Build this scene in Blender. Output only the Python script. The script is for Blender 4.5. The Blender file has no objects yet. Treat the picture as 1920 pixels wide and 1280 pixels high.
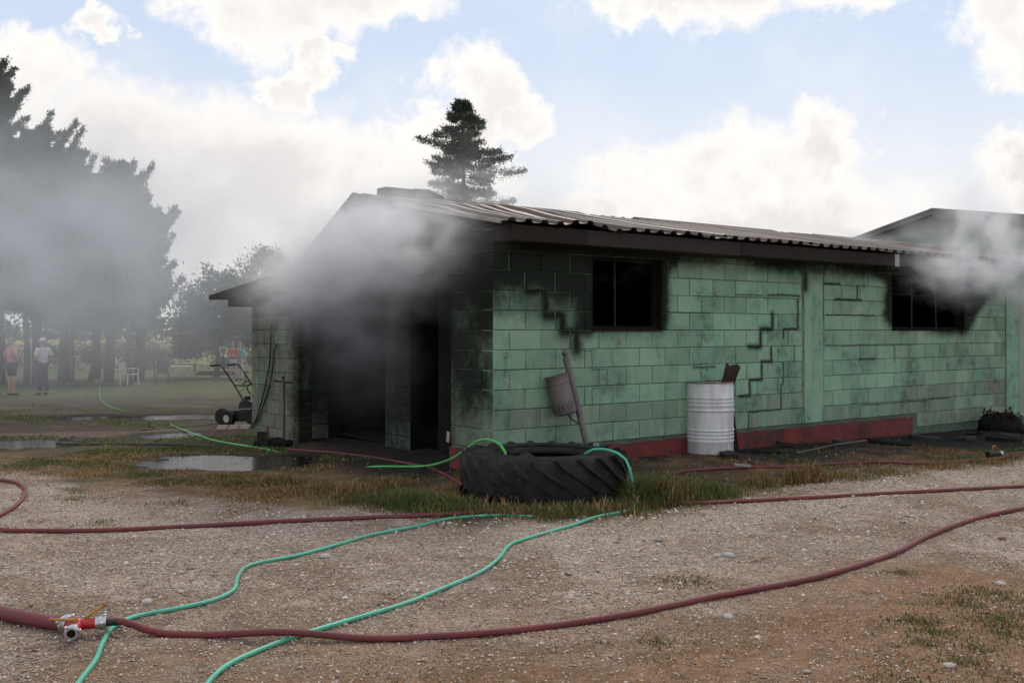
import bpy, bmesh, math, random
import numpy as np
from mathutils import Vector, Matrix

random.seed(7)
RNG = np.random.default_rng(7)
S = bpy.context.scene
COL = S.collection

# ------------------------------------------------------------------ camera, world, sun, exposure
F = 1850.0            # focal length in photograph pixels (1920 wide)
EYE = 1.48
HORIZON = 619.0
cam_data = bpy.data.cameras.new('camera')
cam = bpy.data.objects.new('camera', cam_data)
COL.objects.link(cam)
cam.location = (0, 0, EYE)
cam.rotation_euler = (math.pi / 2, 0, 0)
cam_data.sensor_width = 36.0
cam_data.lens = 36.0 * F / 1920.0
cam_data.shift_y = -(640 - HORIZON) / 1920.0
cam_data.clip_start = 0.05
cam_data.clip_end = 3000
S.camera = cam

SUN_AZ = math.radians(14)      # to the right of the view axis (+Y), behind the building
SUN_EL = math.radians(44)
sun_data = bpy.data.lights.new('sun', 'SUN')
sun_data.energy = 1.5
sun_data.angle = math.radians(14)
sun_data.color = (1.0, 0.90, 0.76)
sun = bpy.data.objects.new('sun', sun_data)
COL.objects.link(sun)
sun.rotation_euler = Vector((math.sin(SUN_AZ) * math.cos(SUN_EL), math.cos(SUN_AZ) * math.cos(SUN_EL), math.sin(SUN_EL))).to_track_quat('Z', 'Y').to_euler()

S.view_settings.view_transform = 'Standard'
S.view_settings.look = 'None'
S.view_settings.exposure = 0.15
S.view_settings.gamma = 1.0
S.view_settings.use_curve_mapping = False
cy = S.cycles
cy.use_denoising = True
cy.use_adaptive_sampling = True
cy.adaptive_threshold = 0.025
cy.adaptive_min_samples = 16
cy.max_bounces = 8
cy.diffuse_bounces = 3
cy.glossy_bounces = 3
cy.transmission_bounces = 3
cy.volume_bounces = 4
cy.volume_step_rate = 1.0
cy.volume_max_steps = 128
cy.sample_clamp_indirect = 4.0
cy.caustics_reflective = False
cy.caustics_refractive = False

world = bpy.data.worlds.new('World')
S.world = world
world.use_nodes = True

class NT:
    """small helper round a node tree"""
    def __init__(self, tree):
        self.t = tree; self.n = tree.nodes; self.l = tree.links
    def node(self, typ, **kw):
        nd = self.n.new(typ)
        for k, v in kw.items():
            setattr(nd, k, v)
        return nd
    def put(self, sock, v):
        if v is None: return
        if hasattr(v, 'is_output') or isinstance(v, bpy.types.NodeSocket):
            self.l.new(v, sock)
        else:
            try: sock.default_value = v
            except Exception:
                sock.default_value = tuple(v) + (1.0,) if len(v) == 3 else v
    def math(self, op, a, b=None, c=None, clamp=False):
        nd = self.node('ShaderNodeMath', operation=op, use_clamp=clamp)
        self.put(nd.inputs[0], a); self.put(nd.inputs[1], b); self.put(nd.inputs[2], c)
        return nd.outputs[0]
    def vec(self, op, a, b=None, c=None):
        nd = self.node('ShaderNodeVectorMath', operation=op)
        self.put(nd.inputs[0], a); self.put(nd.inputs[1], b)
        if c is not None: self.put(nd.inputs[2], c)
        return nd.outputs['Value'] if op in ('LENGTH', 'DOT_PRODUCT', 'DISTANCE') else nd.outputs['Vector']
    def mix(self, f, a, b, mode='MIX'):
        nd = self.node('ShaderNodeMix', data_type='RGBA', blend_type=mode)
        self.put(nd.inputs[0], f); self.put(nd.inputs[6], a); self.put(nd.inputs[7], b)
        return nd.outputs[2]
    def noise(self, vec, scale, detail=4.0, rough=0.55, dist=0.0):
        nd = self.node('ShaderNodeTexNoise')
        self.put(nd.inputs['Vector'], vec)
        nd.inputs['Scale'].default_value = scale; nd.inputs['Detail'].default_value = detail
        nd.inputs['Roughness'].default_value = rough; nd.inputs['Distortion'].default_value = dist
        return nd
    def range(self, v, a, b, lo=0.0, hi=1.0, smooth=True):
        nd = self.node('ShaderNodeMapRange')
        nd.interpolation_type = 'SMOOTHSTEP' if smooth else 'LINEAR'
        nd.clamp = True if not smooth else nd.clamp
        self.put(nd.inputs['Value'], v)
        nd.inputs['From Min'].default_value = a; nd.inputs['From Max'].default_value = b
        nd.inputs['To Min'].default_value = lo; nd.inputs['To Max'].default_value = hi
        return nd.outputs['Result']

def build_world():
    T = NT(world.node_tree); T.n.clear()
    out = T.node('ShaderNodeOutputWorld'); bg = T.node('ShaderNodeBackground')
    bg.inputs['Strength'].default_value = 0.1
    sky = T.node('ShaderNodeTexSky', sky_type='NISHITA')
    sky.sun_disc = False; sky.sun_elevation = SUN_EL; sky.sun_rotation = SUN_AZ
    sky.air_density = 1.0; sky.dust_density = 0.6; sky.ozone_density = 1.5; sky.altitude = 600
    tc = T.node('ShaderNodeTexCoord')
    d = tc.outputs['Generated']
    sep = T.node('ShaderNodeSeparateXYZ'); T.put(sep.inputs[0], d)
    az = T.math('ARCTAN2', sep.outputs[0], sep.outputs[1])
    el = T.math('ARCSINE', sep.outputs[2])
    cmb = T.node('ShaderNodeCombineXYZ'); T.put(cmb.inputs[0], az); T.put(cmb.inputs[1], el)
    p0 = cmb.outputs[0]
    # wispy warp so that the outlines billow
    w1 = T.noise(d, 9.0, 5.0, 0.62)
    w2 = T.noise(d, 30.0, 3.0, 0.6)
    off = T.vec('SUBTRACT', w1.outputs['Color'], (0.5, 0.5, 0.5))
    off = T.vec('MULTIPLY', off, (0.22, 0.16, 0.0))
    off2 = T.vec('SUBTRACT', w2.outputs['Color'], (0.5, 0.5, 0.5))
    off2 = T.vec('MULTIPLY', off2, (0.05, 0.04, 0.0))
    p = T.vec('ADD', T.vec('ADD', p0, off), off2)
    # cumulus banks of this afternoon sky: azimuth, elevation, half sizes (degrees)
    banks = [
        (-22, 8.5, 13, 5.2), (-14, 8.0, 9, 4.6), (-5.5, 7.6, 6.5, 4.0), (-27, 13.2, 4.5, 2.0),
        (-13.5, 17.2, 5.2, 2.6), (-17.0, 18.6, 4.0, 2.2), (-9.0, 18.3, 5.0, 2.2), (-13.8, 13.2, 2.4, 1.7), (-12, 14.5, 2.2, 1.4),
        (-23.2, 16.0, 2.1, 1.2), (-22.0, 15.6, 1.5, .9),
        (-1.6, 13.0, 3.3, 3.2), (0.9, 11.9, 3.0, 2.3), (-3.6, 11.0, 2.8, 2.2),
        (13.4, 8.8, 6.6, 3.6), (9.8, 8.0, 4.8, 3.2), (17.6, 10.0, 3.2, 3.0), (14.5, 6.2, 9.0, 2.8), (6.5, 6.0, 4.0, 1.6),
        (8.5, 19.4, 4.2, 2.4), (13.2, 19.6, 6.5, 2.9), (19.4, 19.2, 4.5, 2.2),
        (26.2, 17.0, 3.6, 3.6), (27.6, 14.6, 2.4, 2.0), (26.8, 9.0, 3.0, 2.0), (29.0, 7.0, 3.5, 2.4),
    ]
    acc = None
    for (a, e, ha, he) in banks:
        sx, sy = 1 / math.radians(ha), 1 / math.radians(he)
        q = T.vec('MULTIPLY_ADD', p, (sx, sy, 0), (-math.radians(a) * sx, -math.radians(e) * sy, 0))
        v = T.vec('LENGTH', q)
        acc = v if acc is None else T.math('SMOOTH_MIN', acc, v, 0.12)
    acc = T.math('SUBTRACT', 1.0, acc)
    # the same kind of broken cumulus goes on round and over the place
    wide = T.noise(T.vec('MULTIPLY', d, (1, 1, 1.8)), 2.6, 2.0, 0.5)
    wide = T.math('ADD', T.math('MULTIPLY', T.math('SUBTRACT', wide.outputs['Fac'], 0.5), 3.0), T.math('MULTIPLY', T.math('SUBTRACT', w1.outputs['Fac'], 0.5), 1.2))
    away = T.range(T.vec('DISTANCE', d, (0, 0.985, 0.17)), 0.58, 0.72)
    mx = T.node('ShaderNodeMix', data_type='FLOAT'); T.put(mx.inputs[0], away); T.put(mx.inputs[2], acc); T.put(mx.inputs[3], wide)
    acc = mx.outputs[0]
    fine = T.noise(d, 55.0, 4.0, 0.65)
    f = T.math('ADD', acc, T.math('MULTIPLY', T.math('SUBTRACT', fine.outputs['Fac'], 0.5), 0.34))
    cover = T.range(f, -0.18, 0.40)
    veil = T.math('MULTIPLY', T.range(w1.outputs['Fac'], 0.42, 0.75), 0.25)
    cover = T.math('MAXIMUM', cover, veil)
    thick = T.range(f, 0.22, 0.75)
    shade = T.noise(d, 14.0, 4.0, 0.6)
    body = T.math('MULTIPLY', T.math('MULTIPLY', thick, T.range(shade.outputs['Fac'], 0.3, 0.62)), T.range(el, 0.06, 0.24, 1.6, 0.6), clamp=True)
    white = (9.6, 9.25, 8.85, 1); grey = (7.3, 6.95, 6.9, 1)
    cloud = T.mix(body, white, grey)
    # pale, hazy blue of a backlit summer sky
    skyc = T.mix(0.80, sky.outputs[0], (6.3, 7.2, 8.7, 1))
    haze = T.range(el, 0.0, 0.30, 0.95, 0.0)
    skyc = T.mix(haze, skyc, (8.6, 8.4, 8.2, 1))
    col = T.mix(cover, skyc, cloud)
    col = T.mix(T.math('MULTIPLY', haze, 0.55), col, (9.0, 8.75, 8.5, 1))
    T.put(bg.inputs['Color'], col)
    T.l.new(bg.outputs[0], out.inputs['Surface'])
    world.cycles.sampling_method = 'MANUAL'
    world.cycles.sample_map_resolution = 512
build_world()

# ------------------------------------------------------------------ numbers and helpers
A = math.atan2(0.596, 0.803)
U = np.array([math.cos(A), math.sin(A)]); V = np.array([-math.sin(A), math.cos(A)])
CORNER = np.array([-0.185, 9.79])

def to_local(X, Y):
    dx = X - CORNER[0]; dy = Y - CORNER[1]
    return dx * U[0] + dy * U[1], dx * V[0] + dy * V[1]
def to_world(r, s, z=0.0):
    return (CORNER[0] + r * U[0] + s * V[0], CORNER[1] + r * U[1] + s * V[1], z)
def sstep(x, a, b):
    t = np.clip((x - a) / (b - a), 0, 1)
    return t * t * (3 - 2 * t)
_perm = RNG.random((256, 256))
def vnoise(x, y):
    x = np.asarray(x, float); y = np.asarray(y, float)
    xi = np.floor(x).astype(int); yi = np.floor(y).astype(int)
    fx = x - xi; fy = y - yi
    fx = fx * fx * (3 - 2 * fx); fy = fy * fy * (3 - 2 * fy)
    g = lambda i, j: _perm[i % 256, j % 256]
    return (g(xi, yi) * (1 - fx) + g(xi + 1, yi) * fx) * (1 - fy) + (g(xi, yi + 1) * (1 - fx) + g(xi + 1, yi + 1) * fx) * fy
def fbm(x, y, o=4):
    v = 0; a = 0.5; t = 0
    for k in range(o):
        v = v + a * vnoise(x * 2 ** k + 17.3 * k, y * 2 ** k + 5.1 * k); t += a; a *= 0.5
    return v / t

# puddles: centre X, Y, half sizes, level
def nat(X, Y):
    """ground height without puddles"""
    X = np.asarray(X, float); Y = np.asarray(Y, float)
    g = -1.2 * (1 - np.exp(-np.maximum(Y - 11.0, 0) / 34.0)) * sstep(-X, -30, 2) 
    far = sstep(Y, 62, 100) * 1.05 + sstep(Y, 100, 420) * 1.2
    g = g + far
    r, s = to_local(X, Y)
    g = g + 0.075 * sstep(s, -1.5, -0.15) * sstep(r, -0.6, 0.8) * (1 - sstep(s, 7, 9))
    g = g + 0.02 * (fbm(X * 0.7, Y * 0.7, 3) - 0.5) * sstep(Y, 2, 6)
    g = g + 0.022 * (fbm(X * 3.1 + 9, Y * 3.1, 3) - 0.5)
    return g
PUDDLES = [(-3.30, 11.3, 1.05, 0.75), (-6.9, 20.2, 1.05, 0.7), (-5.35, 15.2, 0.55, 0.55), (-7.0, 13.6, 0.9, 0.75), (-8.6, 20.0, 0.5, 0.5)]
PUDDLE_Z = [float(nat(px, py)) - 0.035 for (px, py, a, b) in PUDDLES]
def pud_field(X, Y, k):
    px, py, a, b = PUDDLES[k]
    ang = np.hypot((X - px) / a, (Y - py) / b)
    return ang + 1.25 * (fbm(X * 1.6 + 3 * k, Y * 2.6 + 11, 4) - 0.5) + 0.5 * (fbm(X * 7 + k, Y * 10, 3) - 0.5)
def ground(X, Y):
    X = np.asarray(X, float); Y = np.asarray(Y, float)
    g = nat(X, Y)
    for k in range(len(PUDDLES)):
        f = pud_field(X, Y, k)
        m = 1 - sstep(f, 0.85, 1.5)
        g = g * (1 - m) + (PUDDLE_Z[k] + 0.05 * (f - 0.92)) * m
    return g
def gz(X, Y): return float(ground(X, Y))

def cast(px, py, dz=0.0):
    """point of the ground (plus dz) seen at photograph pixel px, py"""
    kx = (px - 960) / F; kz = (HORIZON - py) / F
    lo, hi = 1.0, 400.0
    Z = np.linspace(2, 120, 4000)
    h = EYE + kz * Z - (ground(kx * Z, Z) + dz)
    i = np.argmax(h < 0)
    z0, z1 = Z[max(i - 1, 0)], Z[i]
    t = h[max(i - 1, 0)] / (h[max(i - 1, 0)] - h[i] + 1e-9)
    Zc = z0 + (z1 - z0) * t
    return Vector((kx * Zc, Zc, EYE + kz * Zc))
def at(px, py, Z):
    return Vector(((px - 960) / F * Z, Z, EYE + (HORIZON - py) / F * Z))

# ------------------------------------------------------------------ materials
def material(name, col=(0.5, 0.5, 0.5), rough=0.7, metal=0.0, var=0.12, scale=6.0, bump=0.0, bscale=40.0, attr=None, dirt=None, dirt_amt=0.0, dirt_scale=3.0, spec=0.5, coord='Object', stretch=None):
    m = bpy.data.materials.new(name); m.use_nodes = True
    T = NT(m.node_tree); T.n.clear()
    out = T.node('ShaderNodeOutputMaterial'); b = T.node('ShaderNodeBsdfPrincipled')
    T.l.new(b.outputs[0], out.inputs[0])
    tc = T.node('ShaderNodeTexCoord'); v = tc.outputs[coord]
    if stretch: v = T.vec('MULTIPLY', v, stretch)
    if attr:
        at_ = T.node('ShaderNodeAttribute', attribute_name=attr); base = at_.outputs['Color']
    else:
        base = tuple(col) + (1,)
    n = T.noise(v, scale, 5.0, 0.6)
    k = T.range(n.outputs['Fac'], 0.25, 0.75, 1 - var, 1 + var, smooth=False)
    c = T.vec('SCALE', base if attr else tuple(col)); 
    sc = c.node; T.put(sc.inputs['Scale'], k)
    c = sc.outputs[0]
    if dirt:
        n2 = T.noise(v, dirt_scale, 6.0, 0.65)
        f = T.math('MULTIPLY', T.range(n2.outputs['Fac'], 0.42, 0.68), dirt_amt)
        c = T.mix(f, c, tuple(dirt) + (1,))
    T.put(b.inputs['Base Color'], c)
    b.inputs['Roughness'].default_value = rough; b.inputs['Metallic'].default_value = metal
    b.inputs['Specular IOR Level'].default_value = spec
    if bump:
        bn = T.noise(v, bscale, 4.0, 0.6)
        bp = T.node('ShaderNodeBump'); bp.inputs['Strength'].default_value = bump; bp.inputs['Distance'].default_value = 0.01
        T.put(bp.inputs['Height'], bn.outputs['Fac']); T.l.new(bp.outputs[0], b.inputs['Normal'])
    return m

def painted_block_material(cracked=True):
    m = bpy.data.materials.new('green_painted_block'); m.use_nodes = True
    T = NT(m.node_tree); T.n.clear()
    out = T.node('ShaderNodeOutputMaterial'); b = T.node('ShaderNodeBsdfPrincipled'); T.l.new(b.outputs[0], out.inputs[0])
    geo = T.node('ShaderNodeNewGeometry'); pos = geo.outputs['Position']
    a = T.node('ShaderNodeAttribute', attribute_name='paint')
    sep = T.node('ShaderNodeSeparateColor'); T.put(sep.inputs[0], a.outputs['Color'])
    soot, tone, wear = sep.outputs[0], sep.outputs[1], sep.outputs[2]
    n1 = T.noise(pos, 2.2, 5, 0.6); n2 = T.noise(pos, 9.0, 6, 0.65); n3 = T.noise(pos, 60.0, 4, 0.6); n4 = T.noise(T.vec('MULTIPLY', pos, (5, 5, 1.1)), 2.0, 6, 0.6)
    g1 = (0.265, 0.450, 0.310, 1); g2 = (0.180, 0.370, 0.250, 1); worn = (0.335, 0.40, 0.30, 1)
    c = T.mix(T.range(n1.outputs['Fac'], 0.35, 0.65), g1, g2)
    c = T.mix(T.math('MULTIPLY', T.range(n2.outputs['Fac'], 0.42, 0.7), 0.6), c, worn)
    c = T.mix(T.math('MULTIPLY', wear, T.range(n4.outputs['Fac'], 0.22, 0.52)), c, (0.185, 0.19, 0.145, 1))
    sc = T.node('ShaderNodeVectorMath', operation='SCALE'); T.put(sc.inputs[0], c)
    T.put(sc.inputs['Scale'], T.math('MULTIPLY', T.math('ADD', 0.86, T.math('MULTIPLY', tone, 0.26)), T.range(n3.outputs['Fac'], 0.3, 0.7, 0.86, 1.12, smooth=False)))
    c = sc.outputs[0]
    # soot from the fire and thin dark runs
    runs = T.math('MAXIMUM', T.math('MULTIPLY', T.range(n4.outputs['Fac'], 0.56, 0.80), 0.42), T.math('MULTIPLY', T.math('MULTIPLY', T.range(n1.outputs['Fac'], 0.48, 0.66), T.range(n2.outputs['Fac'], 0.44, 0.6)), 0.48))
    sn = T.math('ADD', soot, T.math('MULTIPLY', T.math('SUBTRACT', n2.outputs['Fac'], 0.5), 0.55))
    s2 = T.range(sn, 0.08, 0.80)
    s2 = T.math('MAXIMUM', T.math('MULTIPLY', T.math('MULTIPLY', s2, T.range(soot, 0.0, 0.12)), 0.95), runs)
    tc = T.node('ShaderNodeTexCoord'); tc.object = bpy.data.objects['block_building']
    loc = T.vec('MULTIPLY', tc.outputs['Object'], (1, 0.6, 1))
    wob = T.vec('MULTIPLY', T.vec('SUBTRACT', n2.outputs['Color'], (0.5, 0.5, 0.5)), (0.045, 0.0, 0.045))
    locw = T.vec('ADD', loc, wob)
    best = None
    for (ax, az, bx, bz, w, k) in (CRACKS if cracked else []):
        w = max(w, 0.008)
        cx, cz = (ax + bx) / 2, (az + bz) / 2; hx, hz = abs(ax - bx) / 2, abs(az - bz) / 2
        if hx > hz: hz = 0.0
        else: hx = 0.0
        q = T.vec('ABSOLUTE', T.vec('SUBTRACT', locw, (cx, 0, cz)))
        q = T.vec('MAXIMUM', T.vec('SUBTRACT', q, (hx, 0, hz)), (0, 0, 0))
        v = T.math('ADD', T.math('DIVIDE', T.vec('LENGTH', q), w * 1.15), (1 - k) * 0.9)
        best = v if best is None else T.math('MINIMUM', best, v)
    if best is None: best = 9.0
    cs = T.math('POWER', 2.718, T.math('MULTIPLY', T.math('MULTIPLY', best, best), -1.0))
    cs = T.math('MULTIPLY', cs, 0.97)
    s2 = T.math('MAXIMUM', s2, cs)
    c = T.mix(T.math('MINIMUM', s2, 0.985), c, (0.0075, 0.0072, 0.007, 1))
    T.put(b.inputs['Base Color'], c)
    b.inputs['Roughness'].default_value = 0.8; T.put(b.inputs['Specular IOR Level'], T.range(s2, 0.3, 0.9, 0.3, 0.08))
    bp = T.node('ShaderNodeBump'); bp.inputs['Strength'].default_value = 0.5; bp.inputs['Distance'].default_value = 0.006
    T.put(bp.inputs['Height'], T.math('ADD', n3.outputs['Fac'], n2.outputs['Fac'])); T.l.new(bp.outputs[0], b.inputs['Normal'])
    return m

M = {}
M['mortar'] = material('mortar', (0.075, 0.115, 0.082), 0.95, var=0.4, scale=5)
M['char'] = material('charred', (0.010, 0.0095, 0.009), 0.95, var=0.5, scale=4, spec=0.2)
M['plinth'] = material('red_plinth_paint', (0.15, 0.022, 0.019), 0.75, var=0.3, scale=4, bump=0.4, dirt=(0.03, 0.014, 0.012), dirt_amt=0.85, dirt_scale=3.0)
M['sheet'] = material('weathered_roof_sheet', (0.15, 0.118, 0.10), 0.55, metal=0.25, var=0.35, scale=2.0, dirt=(0.075, 0.052, 0.042), dirt_amt=0.8, dirt_scale=1.2, stretch=(4.0, 0.5, 1))
M['fascia'] = material('brown_fascia', (0.022, 0.015, 0.0125), 0.75, spec=0.2, var=0.3, scale=2.2, dirt=(0.02, 0.017, 0.016), dirt_amt=0.7, dirt_scale=1.7)
M['fascia2'] = material('grey_fascia', (0.034, 0.027, 0.025), 0.75, spec=0.2, var=0.25, scale=2.0, dirt=(0.03, 0.026, 0.025), dirt_amt=0.6, dirt_scale=2)
M['joint'] = material('pale_joint_cover', (0.34, 0.34, 0.34), 0.6, var=0.2)
M['verge'] = material('pale_verge_trim', (0.33, 0.30, 0.27), 0.7, var=0.3, scale=3, dirt=(0.10, 0.09, 0.08), dirt_amt=0.7)
M['darkcap'] = material('dark_ridge_tile', (0.035, 0.034, 0.036), 0.85, var=0.3, bump=0.4)
M['rust'] = material('rusted_steel', (0.042, 0.022, 0.016), 0.9, var=0.4, scale=14)
M['black_steel'] = material('blackened_steel', (0.018, 0.017, 0.017), 0.6, var=0.4, scale=10, metal=0.3)
M['rubber'] = material('old_tyre_rubber', (0.0125, 0.0125, 0.0135), 0.85, var=0.4, scale=8, bump=0.7, bscale=50, dirt=(0.055, 0.045, 0.036), dirt_amt=0.5, dirt_scale=6, spec=0.3)
M['drum'] = material('white_drum_paint', (0.66, 0.67, 0.69), 0.45, var=0.08, scale=3, dirt=(0.34, 0.27, 0.21), dirt_amt=0.5, dirt_scale=2.2, stretch=(5, 5, 0.9), bump=0.15, bscale=6)
M['drum_rust'] = material('rusty_drum_rim', (0.21, 0.13, 0.085), 0.85, var=0.5, scale=16, dirt=(0.45, 0.43, 0.42), dirt_amt=0.5, dirt_scale=9)
M['bin'] = material('grey_bin_steel', (0.155, 0.132, 0.134), 0.48, metal=0.25, var=0.12, scale=9, dirt=(0.05, 0.043, 0.042), dirt_amt=0.5)
M['hose_red'] = material('dusty_red_hose', (0.155, 0.026, 0.030), 0.68, var=0.3, scale=5, dirt=(0.105, 0.050, 0.042), dirt_amt=0.45, dirt_scale=4.0, bump=0.25, bscale=220)
M['hose_teal'] = material('teal_garden_hose', (0.075, 0.40, 0.27), 0.48, var=0.14, scale=2, dirt=(0.13, 0.27, 0.20), dirt_amt=0.6, dirt_scale=2.2)
M['hose_lime'] = material('bright_green_hose', (0.085, 0.40, 0.095), 0.45, var=0.12, scale=2)
M['hose_dark'] = material('dark_rubber_hose', (0.03, 0.026, 0.024), 0.6, var=0.2)
M['alu'] = material('cast_aluminium', (0.55, 0.55, 0.56), 0.32, metal=0.95, var=0.15, scale=30)
M['valve_red'] = material('red_valve_enamel', (0.42, 0.022, 0.02), 0.35, var=0.1, scale=12)
M['brass'] = material('brass_lever', (0.42, 0.22, 0.06), 0.4, metal=0.7, var=0.2, scale=20)
M['knob'] = material('copper_knob', (0.36, 0.12, 0.06), 0.5, var=0.2)
M['blackrub'] = material('black_sleeve', (0.012, 0.012, 0.013), 0.5, var=0.2)
M['bark'] = material('grey_brown_bark', (0.095, 0.080, 0.068), 0.95, var=0.35, scale=7, bump=0.8, bscale=25)
M['wood'] = material('weathered_wood', (0.20, 0.155, 0.12), 0.9, var=0.3, scale=6)
M['straw_stick'] = material('dry_stick', (0.40, 0.29, 0.17), 0.9, var=0.25)
M['stone'] = material('pale_limestone', (0.42, 0.38, 0.35), 0.9, var=0.2, scale=20, bump=0.4)
M['white_plastic'] = material('white_plastic', (0.66, 0.64, 0.58), 0.5, var=0.06)
M['dark_plastic'] = material('dark_plastic', (0.020, 0.021, 0.026), 0.55, var=0.2)
M['brick'] = material('red_brick', (0.19, 0.09, 0.068), 0.9, var=0.3, scale=9)
M['wall2'] = material('pale_green_render', (0.30, 0.345, 0.30), 0.85, var=0.12, scale=1.0, dirt=(0.18, 0.21, 0.185), dirt_amt=0.5, dirt_scale=1.2)
M['roof2'] = material('dark_barge_metal', (0.09, 0.095, 0.098), 0.6, var=0.2)
M['skin'] = material('skin', (0.42, 0.22, 0.16), 0.6, var=0.08)
M['clay'] = material('charred_pot', (0.022, 0.018, 0.017), 0.9, var=0.4)
M['paper'] = material('white_paper', (0.30, 0.29, 0.25), 0.8, var=0.1)

def leaf_material(name, c1, c2, trans=0.25, rough=0.6):
    m = bpy.data.materials.new(name); m.use_nodes = True
    T = NT(m.node_tree); T.n.clear()
    out = T.node('ShaderNodeOutputMaterial')
    at_ = T.node('ShaderNodeAttribute', attribute_name='tint')
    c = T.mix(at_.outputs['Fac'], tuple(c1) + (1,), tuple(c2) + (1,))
    d = T.node('ShaderNodeBsdfPrincipled'); T.put(d.inputs['Base Color'], c); d.inputs['Roughness'].default_value = rough
    d.inputs['Specular IOR Level'].default_value = 0.25
    t = T.node('ShaderNodeBsdfTranslucent'); T.put(t.inputs['Color'], c)
    mx = T.node('ShaderNodeMixShader'); mx.inputs[0].default_value = trans
    T.l.new(d.outputs[0], mx.inputs[1]); T.l.new(t.outputs[0], mx.inputs[2]); T.l.new(mx.outputs[0], out.inputs[0])
    return m
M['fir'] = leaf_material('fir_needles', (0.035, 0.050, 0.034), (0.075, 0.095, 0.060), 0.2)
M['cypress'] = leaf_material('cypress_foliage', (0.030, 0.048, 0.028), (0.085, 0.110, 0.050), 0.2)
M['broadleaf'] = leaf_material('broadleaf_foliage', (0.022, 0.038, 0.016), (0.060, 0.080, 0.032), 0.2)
M['hedge'] = leaf_material('far_shrub_foliage', (0.05, 0.07, 0.03), (0.13, 0.13, 0.06), 0.25)
M['grass'] = leaf_material('grass_blades', (0.0, 0.0, 0.0), (1, 1, 1), 0.3)

def grass_material():
    m = bpy.data.materials.new('grass_blade'); m.use_nodes = True
    T = NT(m.node_tree); T.n.clear()
    out = T.node('ShaderNodeOutputMaterial')
    at_ = T.node('ShaderNodeAttribute', attribute_name='blade')
    d = T.node('ShaderNodeBsdfDiffuse'); T.put(d.inputs['Color'], at_.outputs['Color'])
    t = T.node('ShaderNodeBsdfTranslucent'); T.put(t.inputs['Color'], at_.outputs['Color'])
    mx = T.node('ShaderNodeMixShader'); mx.inputs[0].default_value = 0.3
    T.l.new(d.outputs[0], mx.inputs[1]); T.l.new(t.outputs[0], mx.inputs[2]); T.l.new(mx.outputs[0], out.inputs[0])
    return m
M['blade'] = grass_material()

# ------------------------------------------------------------------ mesh builders
def link(o, parent=None):
    COL.objects.link(o)
    if parent is not None: o.parent = parent
    return o
def tag(o, label=None, cat=None, group=None, kind=None):
    if label: o['label'] = label
    if cat: o['category'] = cat
    if group: o['group'] = group
    if kind: o['kind'] = kind
    return o
def empty(name, loc=(0, 0, 0), rz=0.0, parent=None):
    o = bpy.data.objects.new(name, None); o.empty_display_size = 0.2
    o.location = loc; o.rotation_euler = (0, 0, rz)
    return link(o, parent)
def mesh_obj(name, verts, faces, mat, parent=None, smooth=False):
    me = bpy.data.meshes.new(name)
    me.from_pydata([tuple(map(float, v)) for v in verts], [], [tuple(map(int, f)) for f in faces])
    if mat: me.materials.append(mat)
    if smooth: me.polygons.foreach_set('use_smooth', [True] * len(me.polygons))
    me.update()
    return link(bpy.data.objects.new(name, me), parent)
def tri_mesh(name, verts, tris, mat, parent=None, attr=None, attr_name='tint', smooth=False):
    """fast numpy triangle mesh"""
    verts = np.asarray(verts, np.float32); tris = np.asarray(tris, np.int32)
    me = bpy.data.meshes.new(name)
    me.vertices.add(len(verts)); me.vertices.foreach_set('co', verts.ravel())
    k = tris.shape[1]
    me.loops.add(tris.size); me.loops.foreach_set('vertex_index', tris.ravel())
    me.polygons.add(len(tris)); me.polygons.foreach_set('loop_start', np.arange(0, tris.size, k, dtype=np.int32))
    me.polygons.foreach_set('loop_total', np.full(len(tris), k, np.int32))
    if smooth: me.polygons.foreach_set('use_smooth', np.ones(len(tris), bool))
    me.materials.append(mat)
    if attr is not None:
        if attr.ndim == 1:
            a = me.attributes.new(attr_name, 'FLOAT', 'POINT'); a.data.foreach_set('value', attr.astype(np.float32))
        else:
            a = me.attributes.new(attr_name, 'FLOAT_COLOR', 'POINT')
            c = np.ones((len(verts), 4), np.float32); c[:, :3] = attr; a.data.foreach_set('color', c.ravel())
    me.update(calc_edges=True); me.validate()
    return link(bpy.data.objects.new(name, me), parent)

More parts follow.
